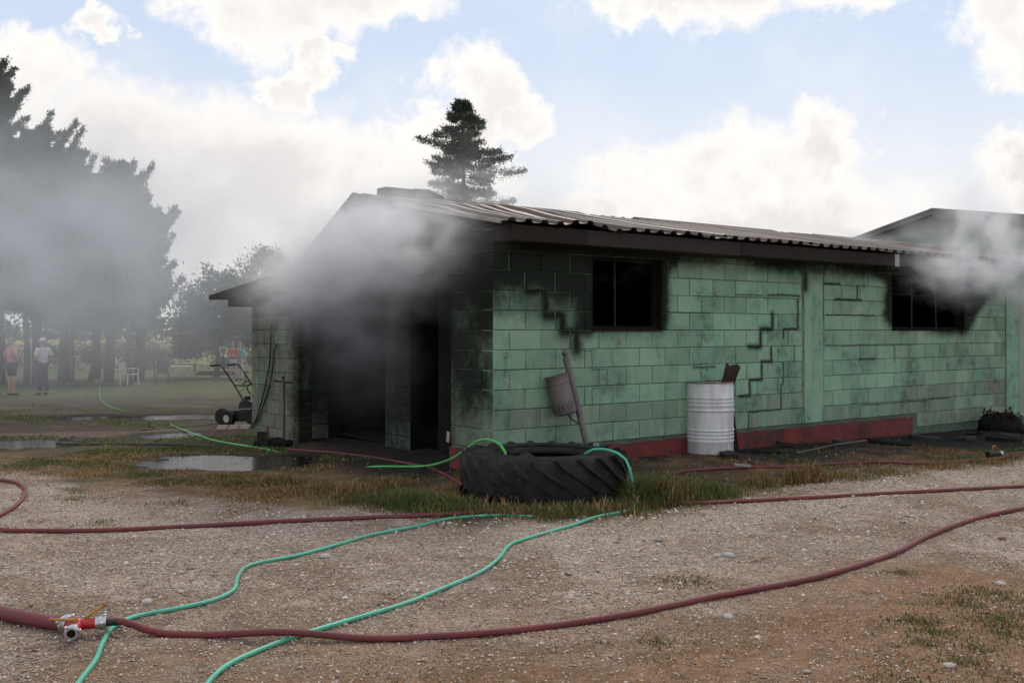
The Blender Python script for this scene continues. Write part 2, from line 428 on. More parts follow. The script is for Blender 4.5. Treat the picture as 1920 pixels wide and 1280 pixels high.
class MB:
    """collects shapes for one mesh object"""
    def __init__(self): self.v = []; self.f = []
    def add(self, v, f):
        n = len(self.v); self.v += [tuple(p) for p in v]; self.f += [tuple(i + n for i in q) for q in f]; return self
    def box(self, x0, x1, y0, y1, z0, z1):
        v = [(x0, y0, z0), (x1, y0, z0), (x1, y1, z0), (x0, y1, z0), (x0, y0, z1), (x1, y0, z1), (x1, y1, z1), (x0, y1, z1)]
        return self.add(v, [(0, 3, 2, 1), (4, 5, 6, 7), (0, 1, 5, 4), (1, 2, 6, 5), (2, 3, 7, 6), (3, 0, 4, 7)])
    def tube(self, pts, rad, n=8, cap=True):
        P = [Vector(p) for p in pts]
        R = rad if hasattr(rad, '__len__') else [rad] * len(P)
        vs, fs = [], []
        up = None
        for i, p in enumerate(P):
            d = (P[min(i + 1, len(P) - 1)] - P[max(i - 1, 0)])
            if d.length < 1e-9: d = Vector((0, 0, 1))
            d.normalize()
            if up is None:
                up = Vector((0, 0, 1)) if abs(d.z) < 0.95 else Vector((1, 0, 0))
            a = up - d * up.dot(d)
            if a.length < 1e-5: a = d.orthogonal()
            a.normalize(); up = a
            b = d.cross(a)
            for k in range(n):
                t = 2 * math.pi * k / n
                vs.append(p + (a * math.cos(t) + b * math.sin(t)) * R[i])
        for i in range(len(P) - 1):
            for k in range(n):
                fs.append((i * n + k, i * n + (k + 1) % n, (i + 1) * n + (k + 1) % n, (i + 1) * n + k))
        if cap:
            fs.append(tuple(range(n - 1, -1, -1))); fs.append(tuple((len(P) - 1) * n + k for k in range(n)))
        return self.add(vs, fs)
    def lathe(self, prof, n=32, axis=None, origin=(0, 0, 0), close=False):
        vs, fs = [], []
        m = len(prof)
        for k in range(n):
            t = 2 * math.pi * k / n
            for (r, z) in prof: vs.append(Vector((r * math.cos(t), r * math.sin(t), z)))
        for k in range(n):
            for i in range(m - 1 if not close else m):
                a = k * m + i; b = k * m + (i + 1) % m; c = ((k + 1) % n) * m + (i + 1) % m; d = ((k + 1) % n) * m + i
                fs.append((a, d, c, b))
        if axis is not None:
            q = Vector((0, 0, 1)).rotation_difference(Vector(axis).normalized())
            vs = [q @ v for v in vs]
        vs = [v + Vector(origin) for v in vs]
        return self.add(vs, fs)
    def ball(self, c, r, n=8, sq=(1, 1, 1)):
        prof = [(max(r * math.sin(math.pi * i / n), 1e-4), -r * math.cos(math.pi * i / n)) for i in range(n + 1)]
        mb = MB().lathe(prof, n + 4)
        return self.add([(v[0] * sq[0] + c[0], v[1] * sq[1] + c[1], v[2] * sq[2] + c[2]) for v in mb.v], mb.f)
    def prism(self, poly, h0, h1, plane='xz'):
        """polygon in a plane, extruded along the third axis from h0 to h1"""
        n = len(poly)
        def P(a, b, h): return {'xz': (a, h, b), 'yz': (h, a, b), 'xy': (a, b, h)}[plane]
        v = [P(a, b, h0) for a, b in poly] + [P(a, b, h1) for a, b in poly]
        f = [tuple(range(n)), tuple(range(2 * n - 1, n - 1, -1))] + [(i, n + i, n + (i + 1) % n, (i + 1) % n) for i in range(n)]
        return self.add(v, f)
    def build(self, name, mat, parent=None, smooth=False, fix=True):
        me = bpy.data.meshes.new(name)
        me.from_pydata([tuple(map(float, v)) for v in self.v], [], self.f)
        if fix:
            bm = bmesh.new(); bm.from_mesh(me); bmesh.ops.recalc_face_normals(bm, faces=bm.faces[:]); bm.to_mesh(me); bm.free()
        if mat: me.materials.append(mat)
        if smooth:
            me.polygons.foreach_set('use_smooth', [True] * len(me.polygons))
            if smooth != 'all': me.set_sharp_from_angle(angle=math.radians(40))
        me.update()
        return link(bpy.data.objects.new(name, me), parent)

def spline(pts, step=0.08):
    P = [Vector(p) for p in pts]
    P = [P[0] * 2 - P[1]] + P + [P[-1] * 2 - P[-2]]
    out = []
    for i in range(1, len(P) - 2):
        p0, p1, p2, p3 = P[i - 1:i + 3]
        n = max(2, int((p2 - p1).length / step))
        for k in range(n):
            t = k / n
            out.append(0.5 * ((2 * p1) + (p2 - p0) * t + (2 * p0 - 5 * p1 + 4 * p2 - p3) * t * t + (3 * p1 - p0 - 3 * p2 + p3) * t ** 3))
    out.append(P[-2])
    return out

# ------------------------------------------------------------------ ground
VERGE_X = [-30, -5.3, -4.3, -3.04, -1.83, -0.5, 0.96, 1.73, 2.79, 4.33, 6.07, 14]
VERGE_Y = [10.9, 10.3, 9.57, 8.53, 8.08, 7.69, 8.0, 8.60, 9.45, 10.7, 11.6, 17]
BROWN_X = [-9, -2.2, -1.24, -0.62, 0.1, 0.68, 1.45, 2.35, 3.2, 9]
BROWN_Y = [2.4, 3.6, 4.25, 4.65, 5.05, 5.35, 5.6, 5.95, 6.25, 7.6]
def zones(X, Y):
    """colour of the ground and how gravelly it is"""
    n1 = fbm(X * 0.9 + 4, Y * 0.9, 4); n2 = fbm(X * 3.0, Y * 3.0 + 8, 4); n3 = fbm(X * 9, Y * 9 + 3, 3); n4 = fbm(X * 0.35 + 7, Y * 0.35 + 2, 3)
    yv = np.interp(X, VERGE_X, VERGE_Y); yb = np.interp(X, BROWN_X, BROWN_Y)
    wob = (n1 - 0.5) * 1.1 + (n2 - 0.5) * 1.0
    grav = 1 - sstep(Y - yv + wob, -0.45, 0.35)
    brown = 1 - sstep(Y - yb + (n1 - 0.5) * 1.8 + (n2 - 0.5) * 1.3, -0.7, 0.8)
    def mixc(a, b, t): return a * (1 - t[..., None]) + np.asarray(b) * t[..., None]
    one = np.ones(X.shape + (3,))
    c = one * np.array([0.465, 0.36, 0.285])                       # pinkish limestone gravel
    c = mixc(c, (0.365, 0.275, 0.21), sstep(n2, 0.45, 0.65) * 0.7)
    c = mixc(c, (0.58, 0.46, 0.375), sstep(n1, 0.48, 0.66) * 0.8)
    c = mixc(c, (0.27, 0.175, 0.115), sstep(fbm(X * 1.7 + 50, Y * 2.6 + 9, 4), 0.52, 0.66) * 0.65)
    c = mixc(c, (0.56, 0.455, 0.375), np.exp(-((Y - np.interp(X, VERGE_X, VERGE_Y) + 1.0 + 0.5 * (n1 - .5)) / 0.4) ** 2) * 0.5)
    c = mixc(c, (0.29, 0.158, 0.080), brown * (0.72 + 0.28 * n2))     # dry, brown, trodden ground
    c = mixc(c, (0.22, 0.125, 0.06), brown * sstep(n1 * 0.6 + n3 * 0.4, 0.5, 0.66) * 0.6)
    # verge: dry grass litter, soil and green patches
    v = one * np.array([0.15, 0.090, 0.046])
    v = mixc(v, (0.225, 0.14, 0.068), sstep(n2, 0.42, 0.62))
    v = mixc(v, (0.060, 0.066, 0.030), sstep(n1, 0.46, 0.6) * 0.85)
    v = mixc(v, (0.035, 0.028, 0.022), sstep(n4, 0.5, 0.7) * 0.4)
    r, s = to_local(X, Y)
    # ash and black mud along the walls and before the door
    ash = sstep(s + 0.9 * sstep(r, 5.5, 8), -1.5, -0.4) * sstep(r, 0.2, 1.2) * (1 - sstep(s, 0.5, 1)) * sstep(n1 + 0.45 * sstep(r, 5, 7.5), 0.30, 0.5)
    ash = np.maximum(ash, sstep(s, -2.2, -1.2) * sstep(n2, 0.55, 0.66) * sstep(r, 0.5, 2) * (1 - sstep(s, 0.5, 1)) * 0.85)
    door = sstep(r, -1.5, -0.3) * (1 - sstep(r, 1, 2)) * sstep(s, 0.0, 0.7) * (1 - sstep(s, 4.7, 5.6))
    ash = np.maximum(ash, door * 0.95)
    v = mixc(v, (0.018, 0.016, 0.015), np.clip(ash, 0, 1))
    c = c * grav[..., None] + v * (1 - grav[..., None])
    # yard beyond: wet earth and worn turf, then the lawn and the dry field behind
    back = sstep(Y, 11.5, 14.0) * (1 - sstep(r, -0.2, 0.3) * (1 - sstep(s, 8, 9)))
    y1 = one * np.array([0.075, 0.055, 0.040])
    y1 = mixc(y1, (0.15, 0.108, 0.078), sstep(n1, 0.5, 0.66) * 0.8)
    y1 = mixc(y1, (0.068, 0.072, 0.035), sstep(fbm(X * 0.5 + 31, Y * 0.9 + 4, 4), 0.44, 0.58))
    c = c * (1 - back[..., None]) + y1 * back[..., None]
    lawn = sstep(Y + (n4 - 0.5) * 10 + (n1 - .5) * 4, 25, 33)
    lc = one * np.array([0.095, 0.115, 0.045]); lc = mixc(lc, (0.14, 0.135, 0.065), sstep(fbm(X * 0.25, Y * 0.12, 3), 0.45, 0.65))
    c = c * (1 - lawn[..., None]) + lc * lawn[..., None]
    fld = sstep(Y + (n4 - .5) * 8, 66, 74)
    fc = one * np.array([0.36, 0.27, 0.13]); fc = mixc(fc, (0.20, 0.19, 0.08), sstep(fbm(X * 0.03 + 3, Y * 0.02, 3), 0.45, 0.6))
    c = c * (1 - fld[..., None]) + fc * fld[..., None]
    for k in range(len(PUDDLES)):
        w = 1 - sstep(pud_field(X, Y, k), 0.95, 1.9)
        c = mixc(c, c * 0.42, w)
        grav = grav * (1 - w)
    return c, grav * (1 - 0.6 * brown) * (1 - back), np.clip(ash, 0, 1)

def build_ground():
    xs = np.concatenate([-np.geomspace(600, 9.05, 60), np.linspace(-9, 9, 420), np.geomspace(9.05, 600, 60)])
    ys = [-60.0, -20, -8, -3, 0, 1.5, 2.4]
    y = 3.0
    while y < 900:
        ys.append(y); y += max(0.03, 0.0075 * y) if y < 22 else 0.02 * y
    ys = np.array(ys)
    X, Y = np.meshgrid(xs, ys)
    Z = ground(X, Y)
    c, g, ash = zones(X, Y)
    near = (Y < 14) & (np.abs(X) < 9.5)
    Z = Z + np.where(near, 0.010 * (fbm(X * 14, Y * 14, 2) - 0.5), 0)
    nx, ny = len(xs), len(ys)
    v = np.stack([X, Y, Z], -1).reshape(-1, 3)
    i = np.arange(nx * ny).reshape(ny, nx)
    q = np.stack([i[:-1, :-1], i[:-1, 1:], i[1:, 1:], i[1:, :-1]], -1).reshape(-1, 4)
    m = bpy.data.materials.new('earth_and_gravel'); m.use_nodes = True
    T = NT(m.node_tree); T.n.clear()
    out = T.node('ShaderNodeOutputMaterial'); b = T.node('ShaderNodeBsdfPrincipled'); T.l.new(b.outputs[0], out.inputs[0])
    pos = T.node('ShaderNodeNewGeometry').outputs['Position']
    col = T.node('ShaderNodeAttribute', attribute_name='soil').outputs['Color']
    gr = T.node('ShaderNodeAttribute', attribute_name='gravel').outputs['Fac']
    vo = T.node('ShaderNodeTexVoronoi'); vo.inputs['Scale'].default_value = 95; T.put(vo.inputs['Vector'], pos)
    vo2 = T.node('ShaderNodeTexVoronoi'); vo2.inputs['Scale'].default_value = 50; T.put(vo2.inputs['Vector'], pos)
    rnd = T.node('ShaderNodeSeparateColor'); T.put(rnd.inputs[0], vo.outputs['Color'])
    rnd2 = T.node('ShaderNodeSeparateColor'); T.put(rnd2.inputs[0], vo2.outputs['Color'])
    n = T.noise(pos, 6.0, 8.0, 0.7); nf = T.noise(pos, 90.0, 5.0, 0.7)
    speck = T.math('ADD', T.math('MULTIPLY', rnd.outputs[0], 0.8), T.math('MULTIPLY', rnd2.outputs[1], 0.5))
    k1 = T.math('ADD', 0.54, T.math('MULTIPLY', T.math('MULTIPLY', speck, speck), 0.84))
    k1 = T.math('MULTIPLY', k1, T.range(vo.outputs['Distance'], 0.0, 0.6, 1.15, 0.72, smooth=False))
    k2 = T.math('MULTIPLY', T.range(n.outputs['Fac'], 0.25, 0.75, 0.62, 1.38, smooth=False), T.range(nf.outputs['Fac'], 0.3, 0.7, 0.6, 1.4, smooth=False))
    kk = T.node('ShaderNodeMix', data_type='FLOAT'); T.put(kk.inputs[0], gr); T.put(kk.inputs[2], k2); T.put(kk.inputs[3], T.math('MULTIPLY', k1, T.range(n.outputs['Fac'], 0.25, 0.75, 0.8, 1.2, smooth=False)))
    sc = T.node('ShaderNodeVectorMath', operation='SCALE'); T.put(sc.inputs[0], col); T.put(sc.inputs['Scale'], kk.outputs[0])
    T.put(b.inputs['Base Color'], sc.outputs[0])
    b.inputs['Roughness'].default_value = 0.95; b.inputs['Specular IOR Level'].default_value = 0.25
    bp = T.node('ShaderNodeBump'); bp.inputs['Strength'].default_value = 0.9; bp.inputs['Distance'].default_value = 0.012
    hh = T.math('ADD', T.math('MULTIPLY', T.math('SUBTRACT', 0.5, vo.outputs['Distance']), 1.2), T.math('ADD', nf.outputs['Fac'], n.outputs['Fac']))
    T.put(bp.inputs['Height'], hh); T.l.new(bp.outputs[0], b.inputs['Normal'])
    o = tri_mesh('ground', v, q, m, attr=c.reshape(-1, 3), attr_name='soil', smooth=True)
    a = o.data.attributes.new('gravel', 'FLOAT', 'POINT'); a.data.foreach_set('value', g.reshape(-1).astype(np.float32))
    tag(o, 'yard of pale gravel, dry verge and worn turf', 'ground', kind='structure')
build_ground()

def build_puddles():
    m = bpy.data.materials.new('muddy_water'); m.use_nodes = True
    T = NT(m.node_tree); T.n.clear()
    out = T.node('ShaderNodeOutputMaterial'); b = T.node('ShaderNodeBsdfPrincipled'); T.l.new(b.outputs[0], out.inputs[0])
    b.inputs['Base Color'].default_value = (0.012, 0.010, 0.008, 1); b.inputs['Roughness'].default_value = 0.04; b.inputs['IOR'].default_value = 1.33
    b.inputs['Specular IOR Level'].default_value = 0.9
    pos = T.node('ShaderNodeNewGeometry').outputs['Position']
    n = T.noise(T.vec('MULTIPLY', pos, (1.2, 3.5, 1)), 5.0, 3.0, 0.55)
    bp = T.node('ShaderNodeBump'); bp.inputs['Strength'].default_value = 0.35; bp.inputs['Distance'].default_value = 0.02
    T.put(bp.inputs['Height'], n.outputs['Fac']); T.l.new(bp.outputs[0], b.inputs['Normal'])
    labels = ['dark puddle mirroring bright sky before the lean-to', 'long shallow puddle on the far yard past the mower', 'small bright puddle beside the lime green hose', 'wide dark puddle at the left edge mirroring bystanders', 'tiny bright puddle farthest left on the far yard']
    for k, (px, py, a, bb) in enumerate(PUDDLES):
        nn = 170
        xs = np.linspace(px - a * 1.9, px + a * 1.9, nn); ys = np.linspace(py - bb * 1.9, py + bb * 1.9, nn)
        X, Y = np.meshgrid(xs, ys)
        keep = pud_field(X, Y, k) < 1.0
        i = np.arange(nn * nn).reshape(nn, nn)
        kq = keep[:-1, :-1] & keep[1:, 1:] & keep[1:, :-1] & keep[:-1, 1:]
        q = np.stack([i[:-1, :-1], i[:-1, 1:], i[1:, 1:], i[1:, :-1]], -1)[kq]
        used = np.unique(q); remap = -np.ones(nn * nn, int); remap[used] = np.arange(len(used))
        v = np.stack([X.ravel(), Y.ravel(), np.full(nn * nn, PUDDLE_Z[k] + 0.004)], -1)[used]
        o = tri_mesh('puddle', v, remap[q], m, smooth=True)
        tag(o, labels[k], 'puddle', kind='structure')
build_puddles()

# ------------------------------------------------------------------ the burning block building
def wr(px):
    k = (px - 960) / F
    return (9.79 * k + 0.185) / (0.803 - 0.596 * k)
def wz(px, py):
    Z = 9.79 + 0.596 * wr(px)
    return EYE + (HORIZON - py) * Z / F
barn = empty('block_building', (CORNER[0], CORNER[1], 0), A)
tag(barn, 'long green block building with black soot, smoking porch and windows', 'building')
Z0, CH = 0.08, 0.2
WIN1 = (1.30, 2.36, 1.48, 2.28)
WIN2 = (6.90, 8.84, 1.48, 2.28)
PIL = [(4.89, 5.33), (10.06, 10.50)]
R_END = 16.0

CRACKS = []   # (r0, z0, r1, z1, width of the soot, strength)
def crack(pts, w, k):
    P = [(wr(x), wz(x, y)) for x, y in pts]
    for a, b in zip(P[:-1], P[1:]): CRACKS.append((*a, *b, w, k))
crack([(958, 470), (958, 508), (986, 512), (988, 545), (1020, 548), (1026, 590), (1053, 592), (1056, 620), (1080, 623), (1083, 655)], 0.085, 1.0)
crack([(1056, 480), (1057, 548), (1084, 552), (1084, 584)], 0.055, 0.9)
crack([(1083, 657), (1110, 658), (1110, 692), (1138, 692), (1138, 727), (1110, 728), (1110, 764)], 0.009, 0.5)
crack([(1511, 470), (1508, 540)], 0.075, 0.9); crack([(1500, 553), (1440, 555)], 0.020, 0.7)
crack([(1449, 588), (1447, 616), (1426, 618), (1426, 648), (1404, 652)], 0.036, 0.95)
crack([(1499, 562), (1493, 616), (1469, 618), (1469, 634)], 0.020, 0.9)
crack([(1445, 652), (1447, 677), (1428, 679), (1428, 711), (1406, 713), (1406, 741), (1386, 743)], 0.024, 0.9)
crack([(1489, 650), (1489, 679)], 0.014, 0.8); crack([(1471, 681), (1466, 720), (1463, 766), (1422, 772), (1404, 771), (1404, 802)], 0.014, 0.85)
crack([(1380, 553), (1430, 553)], 0.012, 0.6)
crack([(1300, 692), (1340, 684)], 0.02, 0.6)
crack([(1250, 586), (1330, 586)], 0.008, 0.6)
crack([(1545, 532), (1575, 532)], 0.02, 0.8); crack([(1565, 562), (1615, 562), (1600, 535)], 0.02, 0.9); crack([(1550, 592), (1640, 590)], 0.01, 0.9)
crack([(1550, 650), (1720, 645)], 0.008, 0.7); crack([(1610, 672), (1640, 675)], 0.03, 0.5); crack([(1677, 650), (1679, 680)], 0.012, 0.7)
crack([(1615, 757), (1738, 752), (1780, 742)], 0.007, 0.9)
crack([(1507, 470), (1507, 830)], 0.010, 0.95); crack([(1886, 560), (1886, 780)], 0.012, 0.8)
crack([(1543, 520), (1543, 600)], 0.012, 0.7)
M['block'] = painted_block_material()
M['block_plain'] = painted_block_material(False)
CR = np.array(CRACKS)
def seg_d(r, z, c):
    ax, az, bx, bz = c[:4]
    dx, dz = bx - ax, bz - az
    t = np.clip(((r - ax) * dx + (z - az) * dz) / (dx * dx + dz * dz + 1e-9), 0, 1)
    return np.hypot(r - ax - t * dx, z - az - t * dz)
def box_d(r, z, b):
    return np.hypot(np.maximum(np.maximum(b[0] - r, r - b[1]), 0), np.maximum(np.maximum(b[2] - z, z - b[3]), 0))
def soot_side(r, z):
    n = fbm(r * 1.7 + 3, z * 2.3 + 1, 4) - 0.5
    s = sstep(z + 0.25 * n, 2.10, 2.38) * np.where(r < 2.6, 1.0, 0.72 + 0.25 * np.exp(-((r - 4.8) / .5) ** 2))
    s = np.maximum(s, sstep(z + 0.2 * n, 2.06, 2.26) * sstep(r, 6.0, 6.7) * (1 - sstep(r, 9.8, 10.2)))
    left = (1 - sstep(r + 0.5 * n, 1.25, 1.55))
    s = np.maximum(s, left * sstep(z + 0.45 * n + 0.10 * r, 1.60, 2.12) * 0.93)
    s = np.maximum(s, left * sstep(z + 0.25 * n, 1.36, 1.80) * 0.55)
    d1 = box_d(r, z, WIN1)
    s = np.maximum(s, np.exp(-(d1 / (np.where(r < 1.4, 0.30, 0.10) * (1 + 1.5 * n))) ** 2) * sstep(z + .25 * n, 1.34, 1.56) * np.where(r < 1.4, 0.9, 0.95))
    s = np.maximum(s, np.exp(-(d1 / 0.10) ** 2) * sstep(z, 2.1, 2.3))
    d2 = box_d(r, z, WIN2)
    s = np.maximum(s, np.exp(-(d2 / (np.where(r < 7.5, 0.26, 0.40) * (1 + 1.4 * n))) ** 2) * sstep(z + 0.15 * n, 1.36, 1.6))
    s = np.maximum(s, 0.97 * sstep(z - 0.55 * (r - 8.8) + .2 * n, 1.38, 1.62) * (r > 8.7) * (1 - sstep(r, 9.7, 10.3)))
    s = np.maximum(s, 0.75 * np.exp(-((r - 4.72) / 0.45) ** 2) * sstep(z + 0.3 * n, 1.95, 2.35))
    s = np.maximum(s, 0.8 * np.exp(-((r - 6.3) / 0.6) ** 2) * sstep(z + 0.2 * n, 2.08, 2.3))
    s = np.maximum(s, 0.30 * (1 - sstep(z, 0.1, 0.5)) * sstep(n, -.1, .15))
    return np.clip(s, 0, 1)
def soot_end(s_, z):
    """gable wall, by distance s from the corner"""
    n = fbm(s_ * 2.1 + 23, z * 2.3 + 5, 4) - 0.5
    near = 1 - sstep(s_, 0.9, 1.2)
    k = near * (0.64 + 0.33 * sstep(z + 0.4 * n, 1.2, 2.0) - 0.16 * (1 - sstep(z, 0.2, 1.0)) + 0.5 * n)
    k = np.maximum(k, (1 - near) * (0.36 + 0.35 * n + 0.5 * sstep(z + 0.3 * n, 1.65, 2.1) + 0.35 * np.exp(-((s_ - 4.6) / 0.25) ** 2)))
    return np.clip(k, 0, 1)

_blkcount = 0
def block(parent, a0, a1, z0, z1, face, sootf, depth=0.19, out=0.0, tone=None, wear=0.0, name='block', nx=6, nz=4):
    """one concrete block; 'side' lies along local x looking to -y, 'end' along local y looking to -x"""
    ch = 0.006
    us = np.concatenate([[a0], np.linspace(a0 + 0.006, a1 - 0.006, nx - 2), [a1]]); zs = np.concatenate([[z0], np.linspace(z0 + 0.006, z1 - 0.006, nz - 2), [z1]])
    verts, idx = [], {}
    for j, z in enumerate(zs):
        for i, u in enumerate(us):
            edge = i in (0, nx - 1) or j in (0, nz - 1)
            verts.append((u, (ch if edge else 0.0) - out, z)); idx[i, j] = len(verts) - 1
    faces = [(idx[i, j], idx[i + 1, j], idx[i + 1, j + 1], idx[i, j + 1]) for j in range(nz - 1) for i in range(nx - 1)]
    per = [(i, 0) for i in range(nx)] + [(nx - 1, j) for j in range(1, nz)] + [(i, nz - 1) for i in range(nx - 2, -1, -1)] + [(0, j) for j in range(nz - 2, 0, -1)]
    back = []
    for (i, j) in per:
        v = verts[idx[i, j]]; verts.append((v[0], depth, v[2])); back.append(len(verts) - 1)
    n = len(per)
    for k in range(n):
        faces.append((idx[per[(k + 1) % n]], idx[per[k]], back[k], back[(k + 1) % n]))
    V_ = np.array(verts)
    so = sootf(V_[:, 0], V_[:, 2])
    if tone is None: tone = random.random()
    if face == 'end':
        V_ = np.stack([V_[:, 1], V_[:, 0], V_[:, 2]], -1); faces = [f[::-1] for f in faces]
    me = bpy.data.meshes.new(name); me.from_pydata([tuple(map(float, p)) for p in V_], [], faces)
    near = face == 'side' and any(seg_d(min(max(c[0], a0), a1), min(max(c[1], z0), z1), c) < 0.25 or box_d(c[0], c[1], (a0, a1, z0, z1)) < 0.2 or box_d(c[2], c[3], (a0, a1, z0, z1)) < 0.2 or seg_d((a0 + a1) / 2, (z0 + z1) / 2, c) < 0.42 for c in CR)
    me.materials.append(M['block'] if near else M['block_plain'])
    at_ = me.attributes.new('paint', 'FLOAT_COLOR', 'POINT')
    c = np.ones((len(V_), 4), np.float32); c[:, 0] = so; c[:, 1] = tone; c[:, 2] = wear
    at_.data.foreach_set('color', c.ravel())
    o = bpy.data.objects.new(name, me); link(o, parent)
    return o

side = MB()
# mortar core behind the blocks (with the window openings left free)
def core(mb, r0, r1, wins):
    y0, y1 = 0.012, 0.19
    xs = sorted([r0, r1] + [w[0] for w in wins] + [w[1] for w in wins])
    for a, b in zip(xs[:-1], xs[1:]):
        w = [w for w in wins if abs(w[0] - a) < 1e-6 and abs(w[1] - b) < 1e-6]
        if w:
            mb.box(a, b, y0, y1, -0.3, w[0][2] - 0.0); mb.box(a, b, y0, y1, w[0][3], 2.5)
        else:
            mb.box(a, b, y0, y1, -0.3, 2.5)
core(side, 0.01, R_END, [WIN1, WIN2])
side_wall = side.build('side_wall', M['mortar'], barn)

def lay(parent, a0, a1, face, sootf, rows, wins=(), joint=0.0075, lower=lambda u: 0, upper=None, first=0.2, wearf=None, cracks=True):
    for k in range(rows):
        z0 = Z0 + CH * k
        cuts = [a0]
        u = a0 + (0.4 if k % 2 else first)
        while u < a1 - 0.12:
            cuts.append(u); u += 0.4
        cuts.append(a1)
        for ua, ub in zip(cuts[:-1], cuts[1:]):
            segs = [(ua, ub)]
            for w in wins:
                if z0 + 0.1 > w[2] and z0 + 0.1 < w[3]:
                    ns = []
                    for (p, q) in segs:
                        if q <= w[0] or p >= w[1]: ns.append((p, q)); continue
                        if p < w[0] - 0.03: ns.append((p, w[0]))
                        if q > w[1] + 0.03: ns.append((w[1], q))
                    segs = ns
            for (p, q) in segs:
                um = (p + q) / 2
                if k < lower(um): continue
                z1 = z0 + CH
                if upper is not None:
                    z1 = min(z1, upper(um))
                    if z1 - z0 < 0.04: continue
                j = joint / 2
                jl, jr, jt, jb = (j * random.uniform(0.35, 1.3) for _ in range(4))
                if cracks:
                    for c in CR[:]:
                        if c[5] < 0.7: continue
                        vert = abs(c[2] - c[0]) < abs(c[3] - c[1])
                        gap = 0.006 + 0.08 * min(c[4], 0.06)
                        zl, zh = min(c[1], c[3]), max(c[1], c[3])
                        if vert and zl < z0 + 0.16 and zh > z0 + 0.04:
                            if abs(c[0] - p) < 0.11: jl = max(jl, gap)
                            if abs(c[0] - q) < 0.11: jr = max(jr, gap)
                wear = 0.0 if wearf is None else float(np.clip(wearf(um, z0 + 0.1), 0, 1))
                block(parent, p + jl, q - jr, z0 + jb, z1 - jt, face, sootf, out=random.uniform(-0.002, 0.003), wear=wear)

def wear_side(u, z):
    return 0.02 + 0.8 * (fbm(np.array(u * 0.9 + 2), np.array(z * 1.6), 3) - 0.35) + 0.35 * (z < 0.6) + 0.2 * (u > 7)
for (b0, b1, lo) in ((0.0, 4.885, lambda u: 1 if u > 1.45 else 0), (5.335, 10.055, lambda u: 1 if u < 7.4 else 0)):
    lay(side_wall, b0, b1, 'side', soot_side, 12, (WIN1, WIN2), lower=lo, wearf=wear_side)
# concrete posts in the wall
for (p0, p1) in PIL:
    mbp = []
    zs = np.linspace(0.28 if p0 < 6 else Z0, 2.48, 14)
    o = block(side_wall, p0 + 0.004, p1 - 0.004, zs[0], zs[-1], 'side', lambda r, z: soot_side(r, z) * 0.9, out=0.004, tone=0.75, wear=0.15, name='concrete_post', nx=6, nz=13)
# the last bay lies outside the picture
mbx = MB().box(10.51, 15.99, 0.0, 0.007, Z0, 2.48); ob = mbx.build('wall_panel', M['wall2'], side_wall)
# red painted plinth: one length each side of the post
for (p0, p1) in ((1.46, 4.888), (4.892, 7.40)):
    mbq = MB()
    n = 26
    top = [(p0 + (p1 - p0) * i / n, 0.238 + 0.014 * math.sin(i * 1.7) * random.random()) for i in range(n + 1)]
    mbq.prism([(p0, -0.2)] + [(a, b) for a, b in top] + [(p1, -0.2)], -0.012, 0.006)
    mbq.build('plinth', M['plinth'], side_wall)

# --- window openings with burnt bars
def window(w, bars, slats, name='window'):
    fr = MB()
    t = 0.045
    x0, x1, z0, z1 = w
    fr.box(x0 + .013, x0 + t, 0.09, 0.15, z0 + .013, z1 - .002).box(x1 - t, x1 - .013, 0.09, 0.15, z0 + .013, z1 - .002).box(x0 + t, x1 - t, 0.09, 0.15, z1 - t, z1 - .002).box(x0 + t, x1 - t, 0.09, 0.15, z0 + .013, z0 + t)
    f = fr.build(name, M['char'], barn)
    for b in bars: MB().tube([(b, 0.10, z0 + t), (b + random.uniform(-.02, .02), 0.10, (z0 + z1) / 2), (b + random.uniform(-.01, .01), 0.10, z1 - t)], 0.010, 6).build('window_bar', M['black_steel'] if b > 3 else M['rust'], f)
    for s_ in slats: MB().box(x0 + t, x1 - t, 0.072, 0.088, s_ - 0.006, s_ + 0.006).build('window_bar', M['char'], f)
    rv = MB().box(x0 - .002, x0 + .012, 0.004, 0.195, z0 + .012, z1 - .001).box(x1 - .012, x1 + .002, 0.004, 0.195, z0 + .012, z1 - .001)
    rv.build('reveal', M['char'], f)
    return f
w1 = window(WIN1, [1.72], [])
w2 = window(WIN2, [7.55, 8.2], [])
MB().box(WIN1[0] + .01, WIN1[1] - .01, -0.012, 0.19, 1.466, 1.488).build('sill', M['fascia'], w1)
MB().box(WIN2[0] + .01, WIN2[1] - .01, -0.004, 0.19, 1.472, 1.486).build('sill', M['char'], w2)

# --- gable wall: corner pier, deep porch and the lean-to wall
gable = MB()
gable.box(0.012, 0.19, 0.19, 0.77, -0.3, 2.45)                   # corner pier core
gable_wall = gable.build('gable_wall', M['mortar'], barn)
MB().box(0.012, 0.19, 4.58, 6.23, -0.4, 1.98).build('mortar_bed', M['mortar'], gable_wall)
lay(gable_wall, 0.004, 0.776, 'end', soot_end, 12, cracks=False, first=0.2, wearf=lambda u, z: 0.6, lower=lambda u: 1 if u > 0.25 else 0)
def roof_left(s_):  # underside of the lean-to roof
    return float(np.interp(s_, [2.558, 4.30, 7.43], [3.03, 2.20, 1.93]))
def lay_low():
    global Z0
    keep = Z0; Z0 = -0.12
    lay(gable_wall, 4.57, 6.24, 'end', soot_end, 12, cracks=False, first=0.3, upper=lambda u: roof_left(u) - 0.03, wearf=lambda u, z: 0.95)
    Z0 = keep
lay_low()
MB().prism([(0.25, -0.2), (0.78, -0.2), (0.78, 0.25), (0.25, 0.27)], -0.012, 0.006, 'yz').build('plinth', M['plinth'], gable_wall)
